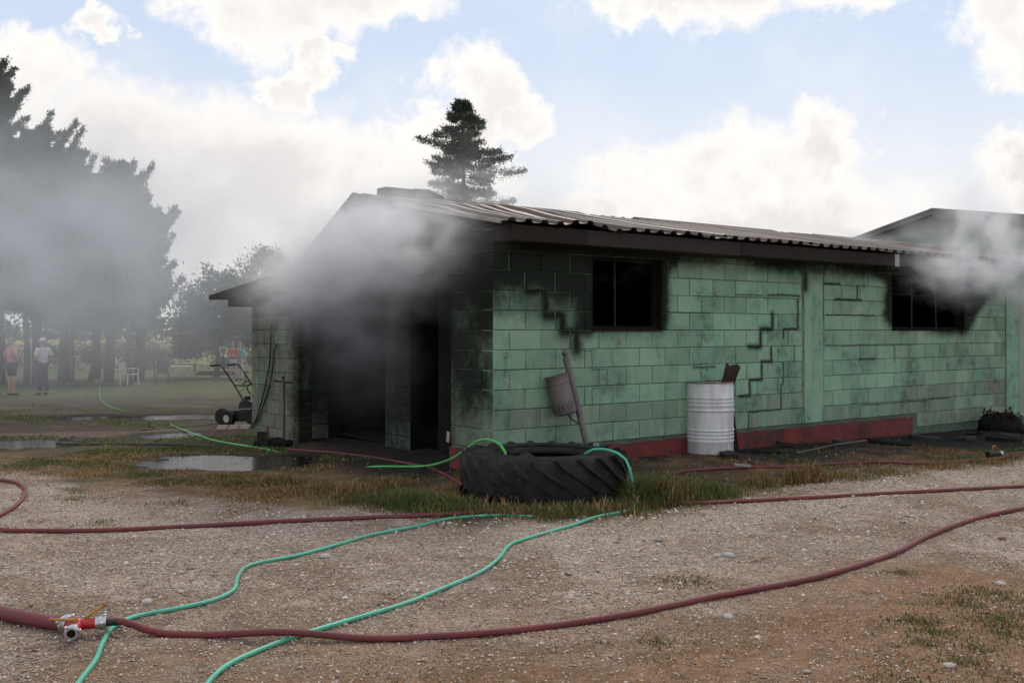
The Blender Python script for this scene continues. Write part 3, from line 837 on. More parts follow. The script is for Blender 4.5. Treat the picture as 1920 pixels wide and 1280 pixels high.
# charred gable panel over the porch, following the two roof slopes
MB().prism([(0.0, 2.49), (0.0, 2.50), (2.55, 2.99), (4.28, 2.21), (6.24, 2.03), (4.58, 2.03), (4.57, 2.12), (0.78, 2.12), (0.78, 2.49)], 0.01, 0.17, 'yz').build('gable_panel', M['char'], gable_wall)
# side and back walls of the porch
def soot_porch(u, z):
    n = fbm(np.asarray(u) * 2 + 40, np.asarray(z) * 2, 3) - 0.5
    return np.clip(0.72 + 0.28 * sstep(z + n, 0.7, 1.4) + 0.25 * n - 0.14 * (1 - sstep(z, 0.0, .6)), 0, 1)
porch = MB()
porch.box(0.452, 0.60, 2.36, 2.98, -0.3, 2.10)
porch.box(0.452, 0.60, 0.79, 1.74, -0.3, 2.10)
porch.box(0.452, 0.60, 0.79, 4.57, 2.10, 2.40)
porch.box(0.20, 0.60, 4.58, 4.72, -0.3, 2.10)
pw = porch.build('porch_wall', M['char'], barn)
for k in range(10):
    z0 = Z0 - 0.1 + 0.2 * k
    for (a, b) in ((2.36, 2.67), (2.67, 2.98)) if k % 2 else ((2.36, 2.56), (2.56, 2.98)):
        o = block(pw, a + .004, b - .004, z0 + .004, z0 + .196, 'end', soot_porch, depth=0.006, wear=0.6); o.location.x = 0.445
    o = block(pw, 0.20 + .004, 0.45 - .004, z0 + .004, z0 + .196, 'side', lambda u, z: soot_porch(u + 5, z) * 0.97, depth=0.006, wear=0.9); o.location.y = 4.573
# inside: soot-black shell
sh = MB()
sh.box(0.61, 15.9, 4.72, 4.9, -0.3, 2.30)      # long back wall
sh.box(15.8, 15.98, 0.2, 4.9, -0.3, 2.6)       # far end
sh.box(0.61, 15.9, 0.2, 4.72, 0.02, 0.05)      # floor
sh.box(4.6, 4.75, 0.2, 4.7, 0.05, 2.5)         # cross wall
sh.build('interior_shell', M['char'], barn)
ln = MB()
ln.box(0.2, 15.9, 6.06, 6.235, -0.5, 1.96)
ln.box(15.8, 15.98, 4.9, 6.06, -0.5, 1.96)
ln.build('lean_to_wall', M['wall2'], barn)

# --- roof sheets, each its own part
RIDGE = (2.558, 3.083); EAVE = (-0.40, 2.525)
def sheet_mesh(name, L0, L1, width=0.8, rows=4, warp=None, pitch=0.2, h=0.036):
    prof = []
    nr = int(round(width / pitch))
    for k in range(nr):
        o = k * pitch
        prof += [(o + 0.0, 0), (o + 0.085, 0), (o + 0.11, h), (o + 0.165, h), (o + 0.19, 0)]
    prof.append((nr * pitch + 0.03, 0))
    v, f = [], []
    for j in range(rows + 1):
        t = j / rows
        s_ = L0[0] + (L1[0] - L0[0]) * t; z_ = L0[1] + (L1[1] - L0[1]) * t
        for (x, dz) in prof:
            w = warp(x, t) if warp else 0
            v.append((x, s_, z_ + dz + w))
    n = len(prof)
    for j in range(rows):
        for i in range(n - 1): f.append((j * n + i, j * n + i + 1, (j + 1) * n + i + 1, (j + 1) * n + i))
    me = bpy.data.meshes.new(name); me.from_pydata(v, [], f); me.materials.append(M['sheet'])
    return me
roof = MB()
# rafters carrying the sheets
for r in np.arange(0.4, 15.8, 1.4):
    roof.prism([(EAVE[0] + 0.15, EAVE[1] - 0.10), (RIDGE[0], RIDGE[1] - 0.12), (4.30, 2.19), (7.3, 1.93), (7.3, 1.98), (4.30, 2.24), (RIDGE[0], RIDGE[1] - 0.02), (EAVE[0] + 0.15, EAVE[1] - 0.01)], r, r + 0.06, 'yz')
roof_o = roof.build('roof', M['char'], barn)
me_r = sheet_mesh('roof_sheet', EAVE, RIDGE)
me_l = sheet_mesh('roof_sheet', RIDGE, (4.30, 2.267), rows=1)
me_ll = sheet_mesh('roof_sheet', (4.30, 2.262), (7.43, 2.0), rows=1)
shades = []
for k in range(4):
    c = [(0.15, 0.118, 0.10), (0.19, 0.15, 0.125), (0.115, 0.095, 0.085), (0.155, 0.11, 0.085)][k]
    shades.append(material('roof_sheet_paint', c, 0.5, metal=0.3, var=0.35, scale=1.6, dirt=(0.05, 0.038, 0.033), dirt_amt=0.8, dirt_scale=1.1, stretch=(5.0, 0.4, 1)))
N_SH = 21
for k in range(N_SH):
    r = -0.20 + k * 0.8
    if k in (0, 1):
        rr = random.Random(k)
        me = sheet_mesh('roof_sheet', EAVE, RIDGE, rows=8, warp=(lambda x, t: 0.085 * math.exp(-((t - 0.42) / 0.16) ** 2) * (0.4 + 0.6 * x) ) if k == 0 else (lambda x, t: 0.10 * math.exp(-((t - 0.36) / 0.2) ** 2) * max(0, 0.75 - x) + 0.03 * math.sin(x * 6)))
    elif k == 3:
        me = sheet_mesh('roof_sheet', EAVE, RIDGE, rows=6, warp=lambda x, t: -0.02 * math.sin(t * 3.1) + 0.012 * math.sin(x * 9))
    else:
        me = me_r.copy()
    me.materials[0] = shades[(k * 7 + k // 3) % 4]
    o = bpy.data.objects.new('roof_sheet', me); link(o, roof_o); o.location = (r, 0, 0.003 * (k % 2) + random.uniform(-0.004, 0.004)); o.rotation_euler = (random.uniform(-0.004, 0.004), 0, random.uniform(-0.003, 0.003))
    o = bpy.data.objects.new('roof_sheet', me_l); link(o, roof_o); o.location = (r, 0, 0.003 * (k % 2))
    o = bpy.data.objects.new('roof_sheet', me_ll); link(o, roof_o); o.location = (r, 0, 0.003 * (k % 2))
# ridge tiles: short lengths along the ridge, two loose ones by the gable
for k in range(14):
    x0 = 1.2 + k * 1.05
    if k in (2, 6): continue
    MB().prism([(RIDGE[0] - 0.16, RIDGE[1] + 0.005), (RIDGE[0], RIDGE[1] + 0.055), (RIDGE[0] + 0.14, RIDGE[1] - 0.03), (RIDGE[0] + 0.14, RIDGE[1] - 0.05), (RIDGE[0], RIDGE[1] + 0.03), (RIDGE[0] - 0.16, RIDGE[1] - 0.015)], x0, x0 + 1.03, 'yz').build('ridge_tile', M['darkcap'] if k % 3 == 0 else M['fascia2'], roof_o)
o = MB().prism([(0, 0), (0.36, 0), (0.36, 0.10), (0, 0.10)], -0.11, 0.11, 'xz').build('ridge_tile', M['darkcap'], roof_o); o.location = (0.16, RIDGE[0], RIDGE[1] + 0.02)
o = MB().prism([(0, 0), (0.42, -0.01), (0.42, 0.045), (0.20, 0.11), (0, 0.11)], -0.12, 0.12, 'xz').build('ridge_tile', M['darkcap'], roof_o); o.location = (0.53, RIDGE[0] - 0.05, RIDGE[1] + 0.012)
# verge boards along both rakes of the gable
MB().prism([(EAVE[0], EAVE[1] - 0.03), (1.6, 2.87), (1.6, 2.91), (EAVE[0], EAVE[1] + 0.01)], -0.225, -0.195, 'yz').build('verge_board', M['verge'], roof_o)
MB().prism([(1.6, 2.82), (RIDGE[0], RIDGE[1] - 0.10), (RIDGE[0], RIDGE[1] + 0.03), (1.6, 2.91)], -0.23, -0.195, 'yz').build('verge_board', M['fascia2'], roof_o)
MB().prism([(RIDGE[0], RIDGE[1] - 0.10), (4.30, 2.17), (4.30, 2.30), (RIDGE[0], RIDGE[1] + 0.03)], -0.23, -0.195, 'yz').build('verge_board', M['fascia2'], roof_o)
MB().prism([(4.30, 2.16), (6.6, 1.955), (7.43, 1.96), (7.43, 2.03), (4.30, 2.30)], -0.23, -0.195, 'yz').build('verge_board', M['fascia'], roof_o)
MB().prism([(4.30, 2.24), (7.40, 1.985), (7.40, 1.965), (6.7, 1.96), (6.7, 1.84), (6.25, 1.84), (6.25, 1.93), (4.30, 2.1)], -0.19, 0.25, 'yz').build('soffit', M['fascia'], roof_o)
# boxed fascia under the eave, in lengths
cuts = [(-0.03, 0.93, 'fascia'), (0.93, 3.3, 'fascia2'), (3.3, 6.45, 'fascia'), (6.45, 9.9, 'fascia2'), (9.9, 15.9, 'fascia')]
for k, (a, b, mm) in enumerate(cuts):
    yy = -0.345 + 0.006 * (k % 2)
    o = MB().box(a + .002, b - .002, yy, -0.02, 2.345, 2.505).build('fascia_board', M['fascia'] if mm == 'fascia' else M['fascia2'], roof_o)
    bv = o.modifiers.new('b', 'BEVEL'); bv.width = 0.006; bv.segments = 1
MB().box(0.0, 15.9, 0.0, 0.05, 2.501, 2.594).build('eave_light_stop', M['char'], roof_o)  # unseen strip, added to stop sun shafts coming through the rib gaps
MB().box(6.42, 6.52, -0.351, -0.335, 2.343, 2.508).build('joint_cover', M['joint'], roof_o)

# ------------------------------------------------------------------ taller building behind the right end
b2 = empty('taller_building', to_world(16.3, 0), A)
tag(b2, 'taller pale green gabled building behind the far end of the roof', 'building')
AP = (4.76, 4.35); L2 = (10.2, 3.0); R2 = (-1.0, 3.42)
MB().prism([(R2[0] + .3, -0.5), (R2[0] + .3, R2[1] - .02), (AP[0], AP[1] - 0.12), (L2[0] - .3, L2[1] - .02), (L2[0] - .3, -0.5)], 0.0, 9.0, 'yz').build('wall', M['wall2'], b2)
r2 = MB().prism([(R2[0], R2[1]), (AP[0], AP[1]), (L2[0], L2[1]), (L2[0], L2[1] - 0.05), (AP[0], AP[1] - 0.05), (R2[0], R2[1] - 0.05)], -0.25, 9.2, 'yz').build('roof', M['roof2'], b2)
MB().prism([(R2[0], R2[1] - 0.06), (AP[0], AP[1] - 0.055), (AP[0], AP[1] - 0.22), (R2[0], R2[1] - 0.22)], -0.24, -0.20, 'yz').build('barge_board', M['roof2'], b2)
MB().prism([(L2[0], L2[1] - 0.06), (AP[0] + .005, AP[1] - 0.055), (AP[0] + .005, AP[1] - 0.14), (L2[0], L2[1] - 0.14)], -0.24, -0.20, 'yz').build('barge_board', M['roof2'], b2)

# ------------------------------------------------------------------ tyre
def tyre():
    X, Y = 0.287, 8.98
    t = empty('tractor_tyre', (X, Y, gz(X, Y) - 0.03))
    tag(t, 'large black tractor tyre lying flat in the weeds', 'tyre')
    R, W, B = 0.735, 0.41, 0.40
    prof = [(B, 0.06), (B + 0.02, 0.03), (B + 0.10, 0.0), (R - 0.14, -0.005), (R - 0.04, 0.02), (R - 0.006, 0.07), (R, 0.14), (R + 0.003, W / 2), (R, W - 0.14), (R - 0.006, W - 0.07), (R - 0.04, W - 0.02), (R - 0.14, W + 0.005), (B + 0.10, W - 0.0), (B + 0.02, W - 0.03), (B, W - 0.06),
            (B + 0.015, W - 0.085), (B + 0.12, W - 0.05), (R - 0.15, W - 0.06), (R - 0.06, W - 0.12), (R - 0.05, W / 2), (R - 0.06, 0.12), (R - 0.15, 0.06), (B + 0.12, 0.05), (B + 0.015, 0.085)]
    MB().lathe(prof, 56, close=True).build('casing', M['rubber'], t, smooth='all')
    MB().lathe([(B + 0.055, W - 0.006), (B + 0.075, W + 0.006), (B + 0.10, W - 0.001)], 56).build('bead_ring', M['rubber'], t, smooth='all')
    n = 22
    def lug(top):
        v, f = [], []
        K = 7
        for i in range(K):
            u = i / (K - 1)
            zz = W - 0.004 - u * 0.285 if top else 0.004 + u * 0.10
            ang = (u ** 1.2) * (0.52 if top else 0.2)
            hw = 0.024 - 0.006 * u
            rr = R + 0.004
            hgt = 0.034 * (1 - 0.5 * u)
            if u < 0.05: rr = R - 0.055; hgt = 0.055
            for (da, dr) in ((-hw * 1.35, -0.01), (-hw, hgt), (hw, hgt), (hw * 1.35, -0.01)):
                a_ = ang + da / R
                v.append(((rr + dr) * math.cos(a_), (rr + dr) * math.sin(a_), zz + (0.012 if u < 0.05 and dr > 0 else 0)))
        for i in range(K - 1):
            for j in range(3):
                f.append((4 * i + j, 4 * i + j + 1, 4 * i + 4 + j + 1, 4 * i + 4 + j))
        f += [(3, 2, 1, 0), tuple(4 * (K - 1) + j for j in range(4))]
        mb = MB(); mb.add(v, f); return mb
    for top in (True, False):
        o0 = lug(top).build('tread_lug', M['rubber'], t, smooth=True)
        for k in range(n):
            o = o0 if k == 0 else link(o0.copy(), t)
            o.parent = t
            o.rotation_euler.z = 2 * math.pi * (k + (0.5 if not top else 0)) / n
    # a burnt brick thrown into it
    b = MB().prism([(-0.14, 0), (0.14, 0), (0.12, 0.08), (-0.05, 0.14), (-0.15, 0.06)], -0.08, 0.08).build('broken_brick', M['clay'])
    b.location = (X - 0.12, Y + 0.08, gz(X, Y) + 0.20); b.rotation_euler = (0.2, 0.2, 0.4)
    tag(b, 'broken dark slab lying inside the tractor tyre', 'slab')
    m = MB().ball((0, 0, 0), 0.37, 10, (1, 1, 0.6)).build('mud_heap', M['clay'], t, smooth='all'); m.location.z = 0.02
tyre()

# ------------------------------------------------------------------ drum
def drum():
    p = cast(1339, 853); X, Y = p.x, p.y + 0.27
    t = empty('steel_drum', (X, Y, gz(X, Y) - 0.01), 0.7); 
    tag(t, 'white ribbed steel drum standing against the green block wall', 'drum')
    R, H = 0.275, 0.84
    def ribs(z0, cnt, pit):
        out = []
        for k in range(cnt):
            z = z0 + k * pit
            out += [(R, z - pit * 0.34), (R + 0.007, z - pit * .12), (R + 0.007, z + pit * .12), (R, z + pit * 0.34)]
        return out
    prof = [(0.01, 0.012), (R - 0.012, 0.012), (R - 0.004, 0.02), (R, 0.03)]
    prof += ribs(0.165, 3, 0.042) + [(R, 0.275), (R + 0.012, 0.285), (R + 0.012, 0.295), (R, 0.305)]
    prof += [(R, 0.50), (R + 0.012, 0.512), (R + 0.012, 0.522), (R, 0.533)] + ribs(0.575, 3, 0.042)
    prof += [(R, H - 0.012), (R - 0.006, H - 0.012), (R - 0.006, 0.05), (0.01, 0.045)]
    MB().lathe(prof, 48).build('drum_body', M['drum'], t, smooth=True)
    MB().lathe([(R - 0.008, H - 0.014), (R + 0.006, H - 0.014), (R + 0.009, H - 0.004), (R + 0.004, H + 0.004), (R - 0.006, H + 0.002)], 48, close=True).build('top_rim', M['drum_rust'], t, smooth=True)
    MB().lathe([(R - 0.01, 0.0), (R + 0.006, 0.0), (R + 0.007, 0.02), (R - 0.002, 0.026)], 48, close=True).build('bottom_rim', M['drum_rust'], t, smooth=True)
    MB().box(-0.012, 0.012, -R - 0.003, -R + 0.002, 0.05, 0.46).build('seam', M['drum'], t)
    # burnt sheet standing in it
    q = at(1368, 700, Y)
    v = []; f = []
    for j in range(7):
        for i in range(5):
            u = i / 4 - 0.5; w = j / 6
            v.append((u * (0.12 + 0.05 * w) + 0.11 * w, 0.05 * math.cos(u * 3) * (1 - .4 * w) + 0.05 * w, w * 0.62 + (0.02 * math.sin(u * 9) if j == 6 else 0)))
    n = len(v)
    v += [(a, b + 0.008, c) for a, b, c in v]
    for j in range(6):
        for i in range(4):
            a = j * 5 + i
            f += [(a, a + 1, a + 6, a + 5), (n + a, n + a + 5, n + a + 6, n + a + 1)]
    rim = [j * 5 for j in range(7)] + [30 + i for i in range(1, 5)] + [j * 5 + 4 for j in range(5, -1, -1)] + [3, 2, 1]
    for a, b in zip(rim, rim[1:] + rim[:1]): f.append((a, b, n + b, n + a))
    o = mesh_obj('charred_sheet', v, f, M['rust'], smooth=True)
    o.location = (X + 0.09, Y - 0.03, gz(X, Y) + 0.42); o.rotation_euler = (0, 0.10, -0.4)
    tag(o, 'curled charred sheet sticking out of the white drum', 'sheet')
    o = MB().prism([(-0.06, 0), (0.06, 0), (0.05, 0.72), (-0.045, 0.76)], -0.012, 0.012).build('burnt_plank', M['char'])
    o.location = (X + 0.33, Y + 0.13, gz(X + .33, Y + .13)); o.rotation_euler = (-0.12, -0.06, A)
    tag(o, 'black burnt plank leaning behind the white drum', 'plank')
drum()

# ------------------------------------------------------------------ litter bin on its leaning post
def bin_():
    r0 = wr(1076)
    base = Vector(to_world(r0, -0.30, 0.05)); top = Vector(to_world(wr(1046) , -0.10, wz(1058, 656)))
    t = empty('litter_bin', base); tag(t, 'grey steel litter bin on a leaning post by the tyre', 'litter bin')
    d = top - base; L = d.length; dn = d.normalized()
    q = Vector((0, 0, 1)).rotation_difference(dn)
    t.rotation_mode = 'QUATERNION'; t.rotation_quaternion = q
    po = MB().lathe([(0.001, 0), (0.033, 0), (0.033, L - 0.075), (0.024, L - 0.068), (0.024, L - 0.055)], 20).build('post', M['bin'], t, smooth=True)
    MB().ball((0, 0, L - 0.03), 0.034, 10).build('post_cap', M['bin'], po, smooth='all')
    # canister hung left of the post
    c = empty('canister', (0, 0, 0), parent=t); 
    bpy.data.objects.remove(c)
    Rb, H = 0.118, 0.42
    z0 = L - 0.65
    prof = [(0.01, z0), (Rb - 0.03, z0), (Rb - 0.008, z0 + 0.012), (Rb, z0 + 0.035), (Rb, z0 + 0.12), (Rb + .006, z0 + 0.125), (Rb + .006, z0 + 0.138), (Rb, z0 + 0.143), (Rb, z0 + H - 0.10), (Rb + .006, z0 + H - .095), (Rb + .006, z0 + H - .085), (Rb, z0 + H - .08),
            (Rb + 0.002, z0 + H - 0.01), (Rb + 0.008, z0 + H), (Rb - 0.004, z0 + H), (Rb - 0.006, z0 + 0.04), (0.01, z0 + 0.02)]
    off = Vector((-0.135, -0.05, 0.0))
    can = MB().lathe(prof, 36, origin=off).build('canister', M['bin'], t, smooth=True)
    for a_ in (-2.1, -1.75, -1.3, -0.95):
        x, y = (Rb + 0.001) * math.cos(a_), (Rb + 0.001) * math.sin(a_)
        s_ = MB().box(-0.003, 0.003, -0.002, 0.002, z0 + 0.065, z0 + 0.105).build('slot', M['char'], can)
        s_.location = (off.x + x, off.y + y, 0); s_.rotation_euler.z = a_ + math.pi / 2
    for zz in (z0 + 0.13, z0 + H - 0.09):
        MB().box(-0.06, 0.0, -0.02, 0.02, zz - 0.012, zz + 0.012).build('bracket', M['bin'], t)
    MB().tube(spline([(-0.12, 0, z0), (-0.09, 0, z0 - 0.06), (-0.05, 0, z0 - 0.10), (-0.02, 0, z0 - 0.14)], 0.03), 0.007, 6).build('stay', M['rust'], t)
bin_()

# ------------------------------------------------------------------ hoses
def hose(name, px, rad, mat, label, cat='hose', lift=None, extra_start=None, extra_end=None, n=10, step=0.06):
    P = []
    for k, p in enumerate(px):
        if len(p) == 2:
            w = cast(p[0], p[1], rad); P.append((w.x, w.y, gz(w.x, w.y) + rad * 0.9))
        else:
            P.append(tuple(p))
    if extra_start: P = [tuple(e) for e in extra_start] + P
    if extra_end: P = P + [tuple(e) for e in extra_end]
    S_ = spline(P, step)
    if lift:
        for p in S_:
            for (lx, ly, lr, h) in lift:
                d = math.hypot(p.x - lx, p.y - ly)
                if d < lr: p.z += h * (0.5 + 0.5 * math.cos(math.pi * d / lr))
    mb = MB().tube(S_, rad, n)
    o = mb.build(name, mat, smooth=True, fix=False)
    tag(o, label, cat)
    return o
def W(px, py, z=0.0):
    p = cast(px, py); return (p.x, p.y, gz(p.x, p.y) + z)
vc = cast(150, 1190); vz = gz(vc.x, vc.y)
cr1 = cast(205, 1186); cr2 = cast(545, 1193)
hose('fire_hose', [(300, 1185), (420, 1190), (560, 1194), (700, 1196), (820, 1191), (950, 1182), (1080, 1166), (1200, 1146), (1350, 1115), (1500, 1088), (1600, 1062), (1680, 1035), (1740, 1004), (1790, 984), (1850, 966), (1920, 952), (2060, 930), (2300, 905)], 0.0175, M['hose_red'],
     'long red fire hose curving across the foreground gravel from the valve', extra_start=[(vc.x + 0.12, vc.y + 0.016, vz + 0.058), (vc.x + 0.20, vc.y + 0.025, vz + 0.058)], lift=[(cr2.x, cr2.y, 0.45, 0.026)])
hose('fire_hose', [(-160, 880), (-60, 888), (0, 899), (28, 903), (46, 914), (45, 930), (28, 948), (5, 962), (-18, 974), (-14, 986), (10, 993), (60, 994), (200, 993), (350, 986), (500, 978), (650, 971), (830, 964), (1000, 953), (1170, 947), (1300, 943), (1500, 933), (1700, 922), (1920, 911), (2100, 903), (2400, 893)], 0.0175, M['hose_red'],
     'long red fire hose running along the edge of the verge before the tyre')
hose('fire_hose', [(540, 842), (600, 846), W(660, 852, 0.0), W(740, 864, 0.0), (820, 882), (900, 930)], 0.014, M['hose_red'], 'dark red hose lying in the mud before the porch')
hose('fire_hose', [(1250, 888), (1300, 881), (1400, 875), (1470, 874), (1560, 869), (1650, 866), (1750, 868), (1850, 861), (1920, 853), (2050, 842), (2250, 835)], 0.0165, M['hose_red'],
     'red fire hose lying in the dry grass behind the white drum', lift=None)
hose('supply_hose', [(-420, 1060), (-250, 1085), (-120, 1112), (0, 1146)], 0.034, M['hose_red'],
     'thick red supply hose entering at the left edge into the valve', extra_end=[(vc.x - 0.19, vc.y + 0.085, vz + 0.038), (vc.x - 0.09, vc.y + 0.037, vz + 0.045)], n=14)
tz = gz(.287, 8.98)
hose('garden_hose', [(1000, 968), (920, 966), (840, 972), (780, 986), (700, 1001), (640, 1018), (560, 1040), (490, 1053), (458, 1064), (445, 1084), (438, 1105), (400, 1124), (330, 1140), (260, 1153), (215, 1172), (193, 1203), (180, 1235), (152, 1272), (120, 1320), (60, 1420)], 0.0125, M['hose_teal'],
     'teal garden hose with a sharp bend leading under the valve')
hose('garden_hose', [(1190, 938), (1178, 956), (1120, 968), (1070, 985), (1000, 1005), (957, 1020), (935, 1046), (900, 1072), (840, 1098), (760, 1130), (660, 1160), (560, 1190), (480, 1220), (420, 1250), (380, 1292), (340, 1360)], 0.0125, M['hose_teal'],
     'teal garden hose climbing out of the tyre and crossing under the red hose',
     extra_start=[(0.45, 9.0, tz + 0.15), (0.62, 8.80, tz + 0.34), (0.72, 8.68, tz + 0.425), (0.86, 8.60, tz + 0.425), (0.98, 8.52, tz + 0.36), (1.03, 8.47, tz + 0.2)])
hose('garden_hose', [(187, 725), (186, 738), (192, 752), (215, 765), (290, 785), (340, 804), (372, 816), (410, 827), (500, 842), W(545, 851, -0.03), W(600, 861, -0.05), W(660, 870, -0.04), (712, 874), (780, 874)], 0.0125, M['hose_lime'],
     'bright green hose running from the far lawn into the tyre',
     extra_end=[(-0.80, 10.15, 0.10), (-0.57, 9.6, 0.24), (-0.42, 9.32, 0.37), (-0.29, 9.17, tz + 0.455), (-0.16, 9.07, tz + 0.455), (-0.07, 8.98, tz + 0.38), (-0.03, 8.93, tz + 0.18)])
hose('rubber_hose', [(140, 817), (108, 823), (112, 830), (150, 832), (240, 832), (330, 833), (400, 836)], 0.013, M['hose_dark'], 'thin dark hose looped on the turf behind the big puddle')
hose('power_cable', [(418, 791), (380, 796), (330, 801), (265, 806)], 0.010, M['hose_dark'], 'thin dark cable trailing left from the mower', 'cable')

# ------------------------------------------------------------------ branching valve
def valve():
    c = cast(150, 1190)
    t = empty('branch_valve', (c.x, c.y, gz(c.x, c.y)))
    tag(t, 'red two-way hose valve with brass levers on the gravel', 'valve')
    inn = Vector((-0.085, 0.035, 0.045)); o1 = Vector((0.075, 0.012, 0.055)); o2 = Vector((0.005, -0.085, 0.048)); mid = Vector((-0.015, 0.0, 0.05))
    mb = MB().tube([inn, mid], [0.034, 0.030], 16).tube([mid, o1], [0.028, 0.026], 16).tube([mid + Vector((0, .02, 0)), o2], [0.028, 0.026], 16).ball((mid.x, mid.y, mid.z), 0.034, 10)
    mb.build('valve_body', M['valve_red'], t, smooth=True)
    def coupling(p, d, R):
        d = Vector(d).normalized()
        q = Vector((0, 0, 1)).rotation_difference(d)
        m = MB().lathe([(R * 0.7, 0), (R, 0), (R, 0.014), (R * 1.18, 0.018), (R * 1.18, 0.032), (R * 0.95, 0.036), (R * 0.95, 0.05), (R * 0.66, 0.05), (R * 0.62, 0.0)], 24)
        for k in range(3):
            a = 2 * math.pi * k / 3 + 0.5
            m.ball((R * 1.22 * math.cos(a), R * 1.22 * math.sin(a), 0.034), R * 0.30, 6)
        m.v = [tuple(q @ Vector(v) + p) for v in m.v]
        return m.build('coupling', M['alu'], t, smooth=True)
    coupling(inn + Vector((0.03, -0.012, 0)), inn - mid, 0.040); coupling(o1, o1 - mid, 0.030); cc = coupling(o2, o2 - mid, 0.030)
    d2 = (o2 - mid).normalized()
    MB().tube([o2, o2 + d2 * 0.04], 0.019, 14).build('bore', M['char'], cc)
    MB().tube([o1 + Vector((0.045, 0.004, 0.002)), o1 + Vector((0.10, 0.010, 0.004))], 0.0185, 14).build('sleeve', M['blackrub'], t, smooth=True)
    for (b0, tip) in (((0.03, 0.008, 0.088), (0.10, 0.05, 0.135)), ((-0.005, -0.035, 0.085), (-0.12, -0.045, 0.088))):
        b0 = Vector(b0); tip = Vector(tip)
        st = b0 - Vector((0, 0, 0.035))
        lv = MB().tube([st, b0], 0.011, 10).tube([b0, tip], [0.009, 0.006], 8).build('lever', M['brass'], t, smooth=True)
        MB().ball(tuple(tip), 0.011, 8).build('lever_knob', M['knob'], lv, smooth='all')
valve()
def nozzle():
    c = cast(1868, 857)
    t = empty('hose_nozzle', (c.x, c.y, gz(c.x, c.y)), 0.4)
    tag(t, 'dark hose nozzle lying beside the red hose at the right edge', 'nozzle')
    MB().tube([(-0.14, 0, 0.04), (-0.10, 0, 0.042), (-0.02, 0, 0.045), (0.06, 0, 0.04)], [0.04, 0.045, 0.03, 0.026], 14).build('nozzle_body', M['blackrub'], t, smooth=True)
    MB().lathe([(0.026, 0), (0.036, 0.004), (0.036, 0.03), (0.026, 0.034)], 18, axis=(1, 0, 0), origin=(0.05, 0, 0.04), close=True).build('coupling', M['alu'], t, smooth=True)
    MB().tube(spline([(-0.05, 0, 0.07), (-0.06, 0, 0.12), (-0.02, 0, 0.14), (0.02, 0.0, 0.10)], 0.02), 0.008, 8).build('lever', M['brass'], t, smooth=True)
    hose('nozzle_hose', [(1880, 856), (1920, 848), (2050, 832), (2200, 826)], 0.0165, M['hose_red'], 'short red hose tail leading right from the nozzle')
nozzle()

# ------------------------------------------------------------------ standpipe, wall hoses, pallet, bricks before the lean-to
def standpipe():
    b = Vector(to_world(-0.25, 4.51))
    t = empty('standpipe', (b.x, b.y, gz(b.x, b.y)))
    tag(t, 'thin grey standpipe with a crossbar tap before the lean-to wall', 'standpipe')
    H = 0.83
    MB().lathe([(0.001, -0.05), (0.024, -0.05), (0.024, H), (0.030, H), (0.030, H + 0.03), (0.001, H + 0.035)], 16).build('pipe', M['bin'], t, smooth=True)
    MB().tube([(-0.115, 0, H + 0.045), (-0.085, 0, H + 0.035), (0.0, 0, H + 0.025), (0.13, 0, H + 0.015)], [0.02, 0.013, 0.013, 0.013], 8).build('crossbar', M['rust'], t, smooth=True)
    MB().tube([(0, 0, H + 0.03), (0, 0, H + 0.07)], 0.009, 8).lathe([(0.001, H + 0.07), (0.014, H + 0.07), (0.026, H + 0.098), (0.001, H + 0.10)], 12).build('tap_wheel', M['rust'], t, smooth=True)
standpipe()
def wall_hoses():
    for (pts, lab) in ((((508, 610), (507, 650), (505, 680), (499, 715), (491, 750), (480, 785), (470, 800)), 'dark rubber hose hanging on the lean-to wall, its end out of sight'),
                       (((519, 645), (514, 658), (511, 690), (505, 725), (495, 755), (484, 783), (468, 802)), 'dark rubber hose on the lean-to wall with a hooked upper end')):
        P = []
        for (x, y) in pts:
            k = (x - 960) / F
            b = np.array([-.185 - .03 * U[0], 9.79 - .03 * U[1]])
            s_ = (b[0] - k * b[1]) / (k * V[1] - V[0])
            if s_ > 6.2: s_ = 6.2
            Zd = b[1] + s_ * V[1]
            P.append((b[0] + s_ * V[0] - 0.0, Zd, max(EYE + (HORIZON - y) / F * Zd, gz(b[0] + s_ * V[0], Zd) + .02)))
        o = MB().tube(spline(P, 0.05), 0.011, 8).build('rubber_hose', M['hose_dark'], smooth=True, fix=False)
        tag(o, lab, 'hose')
wall_hoses()
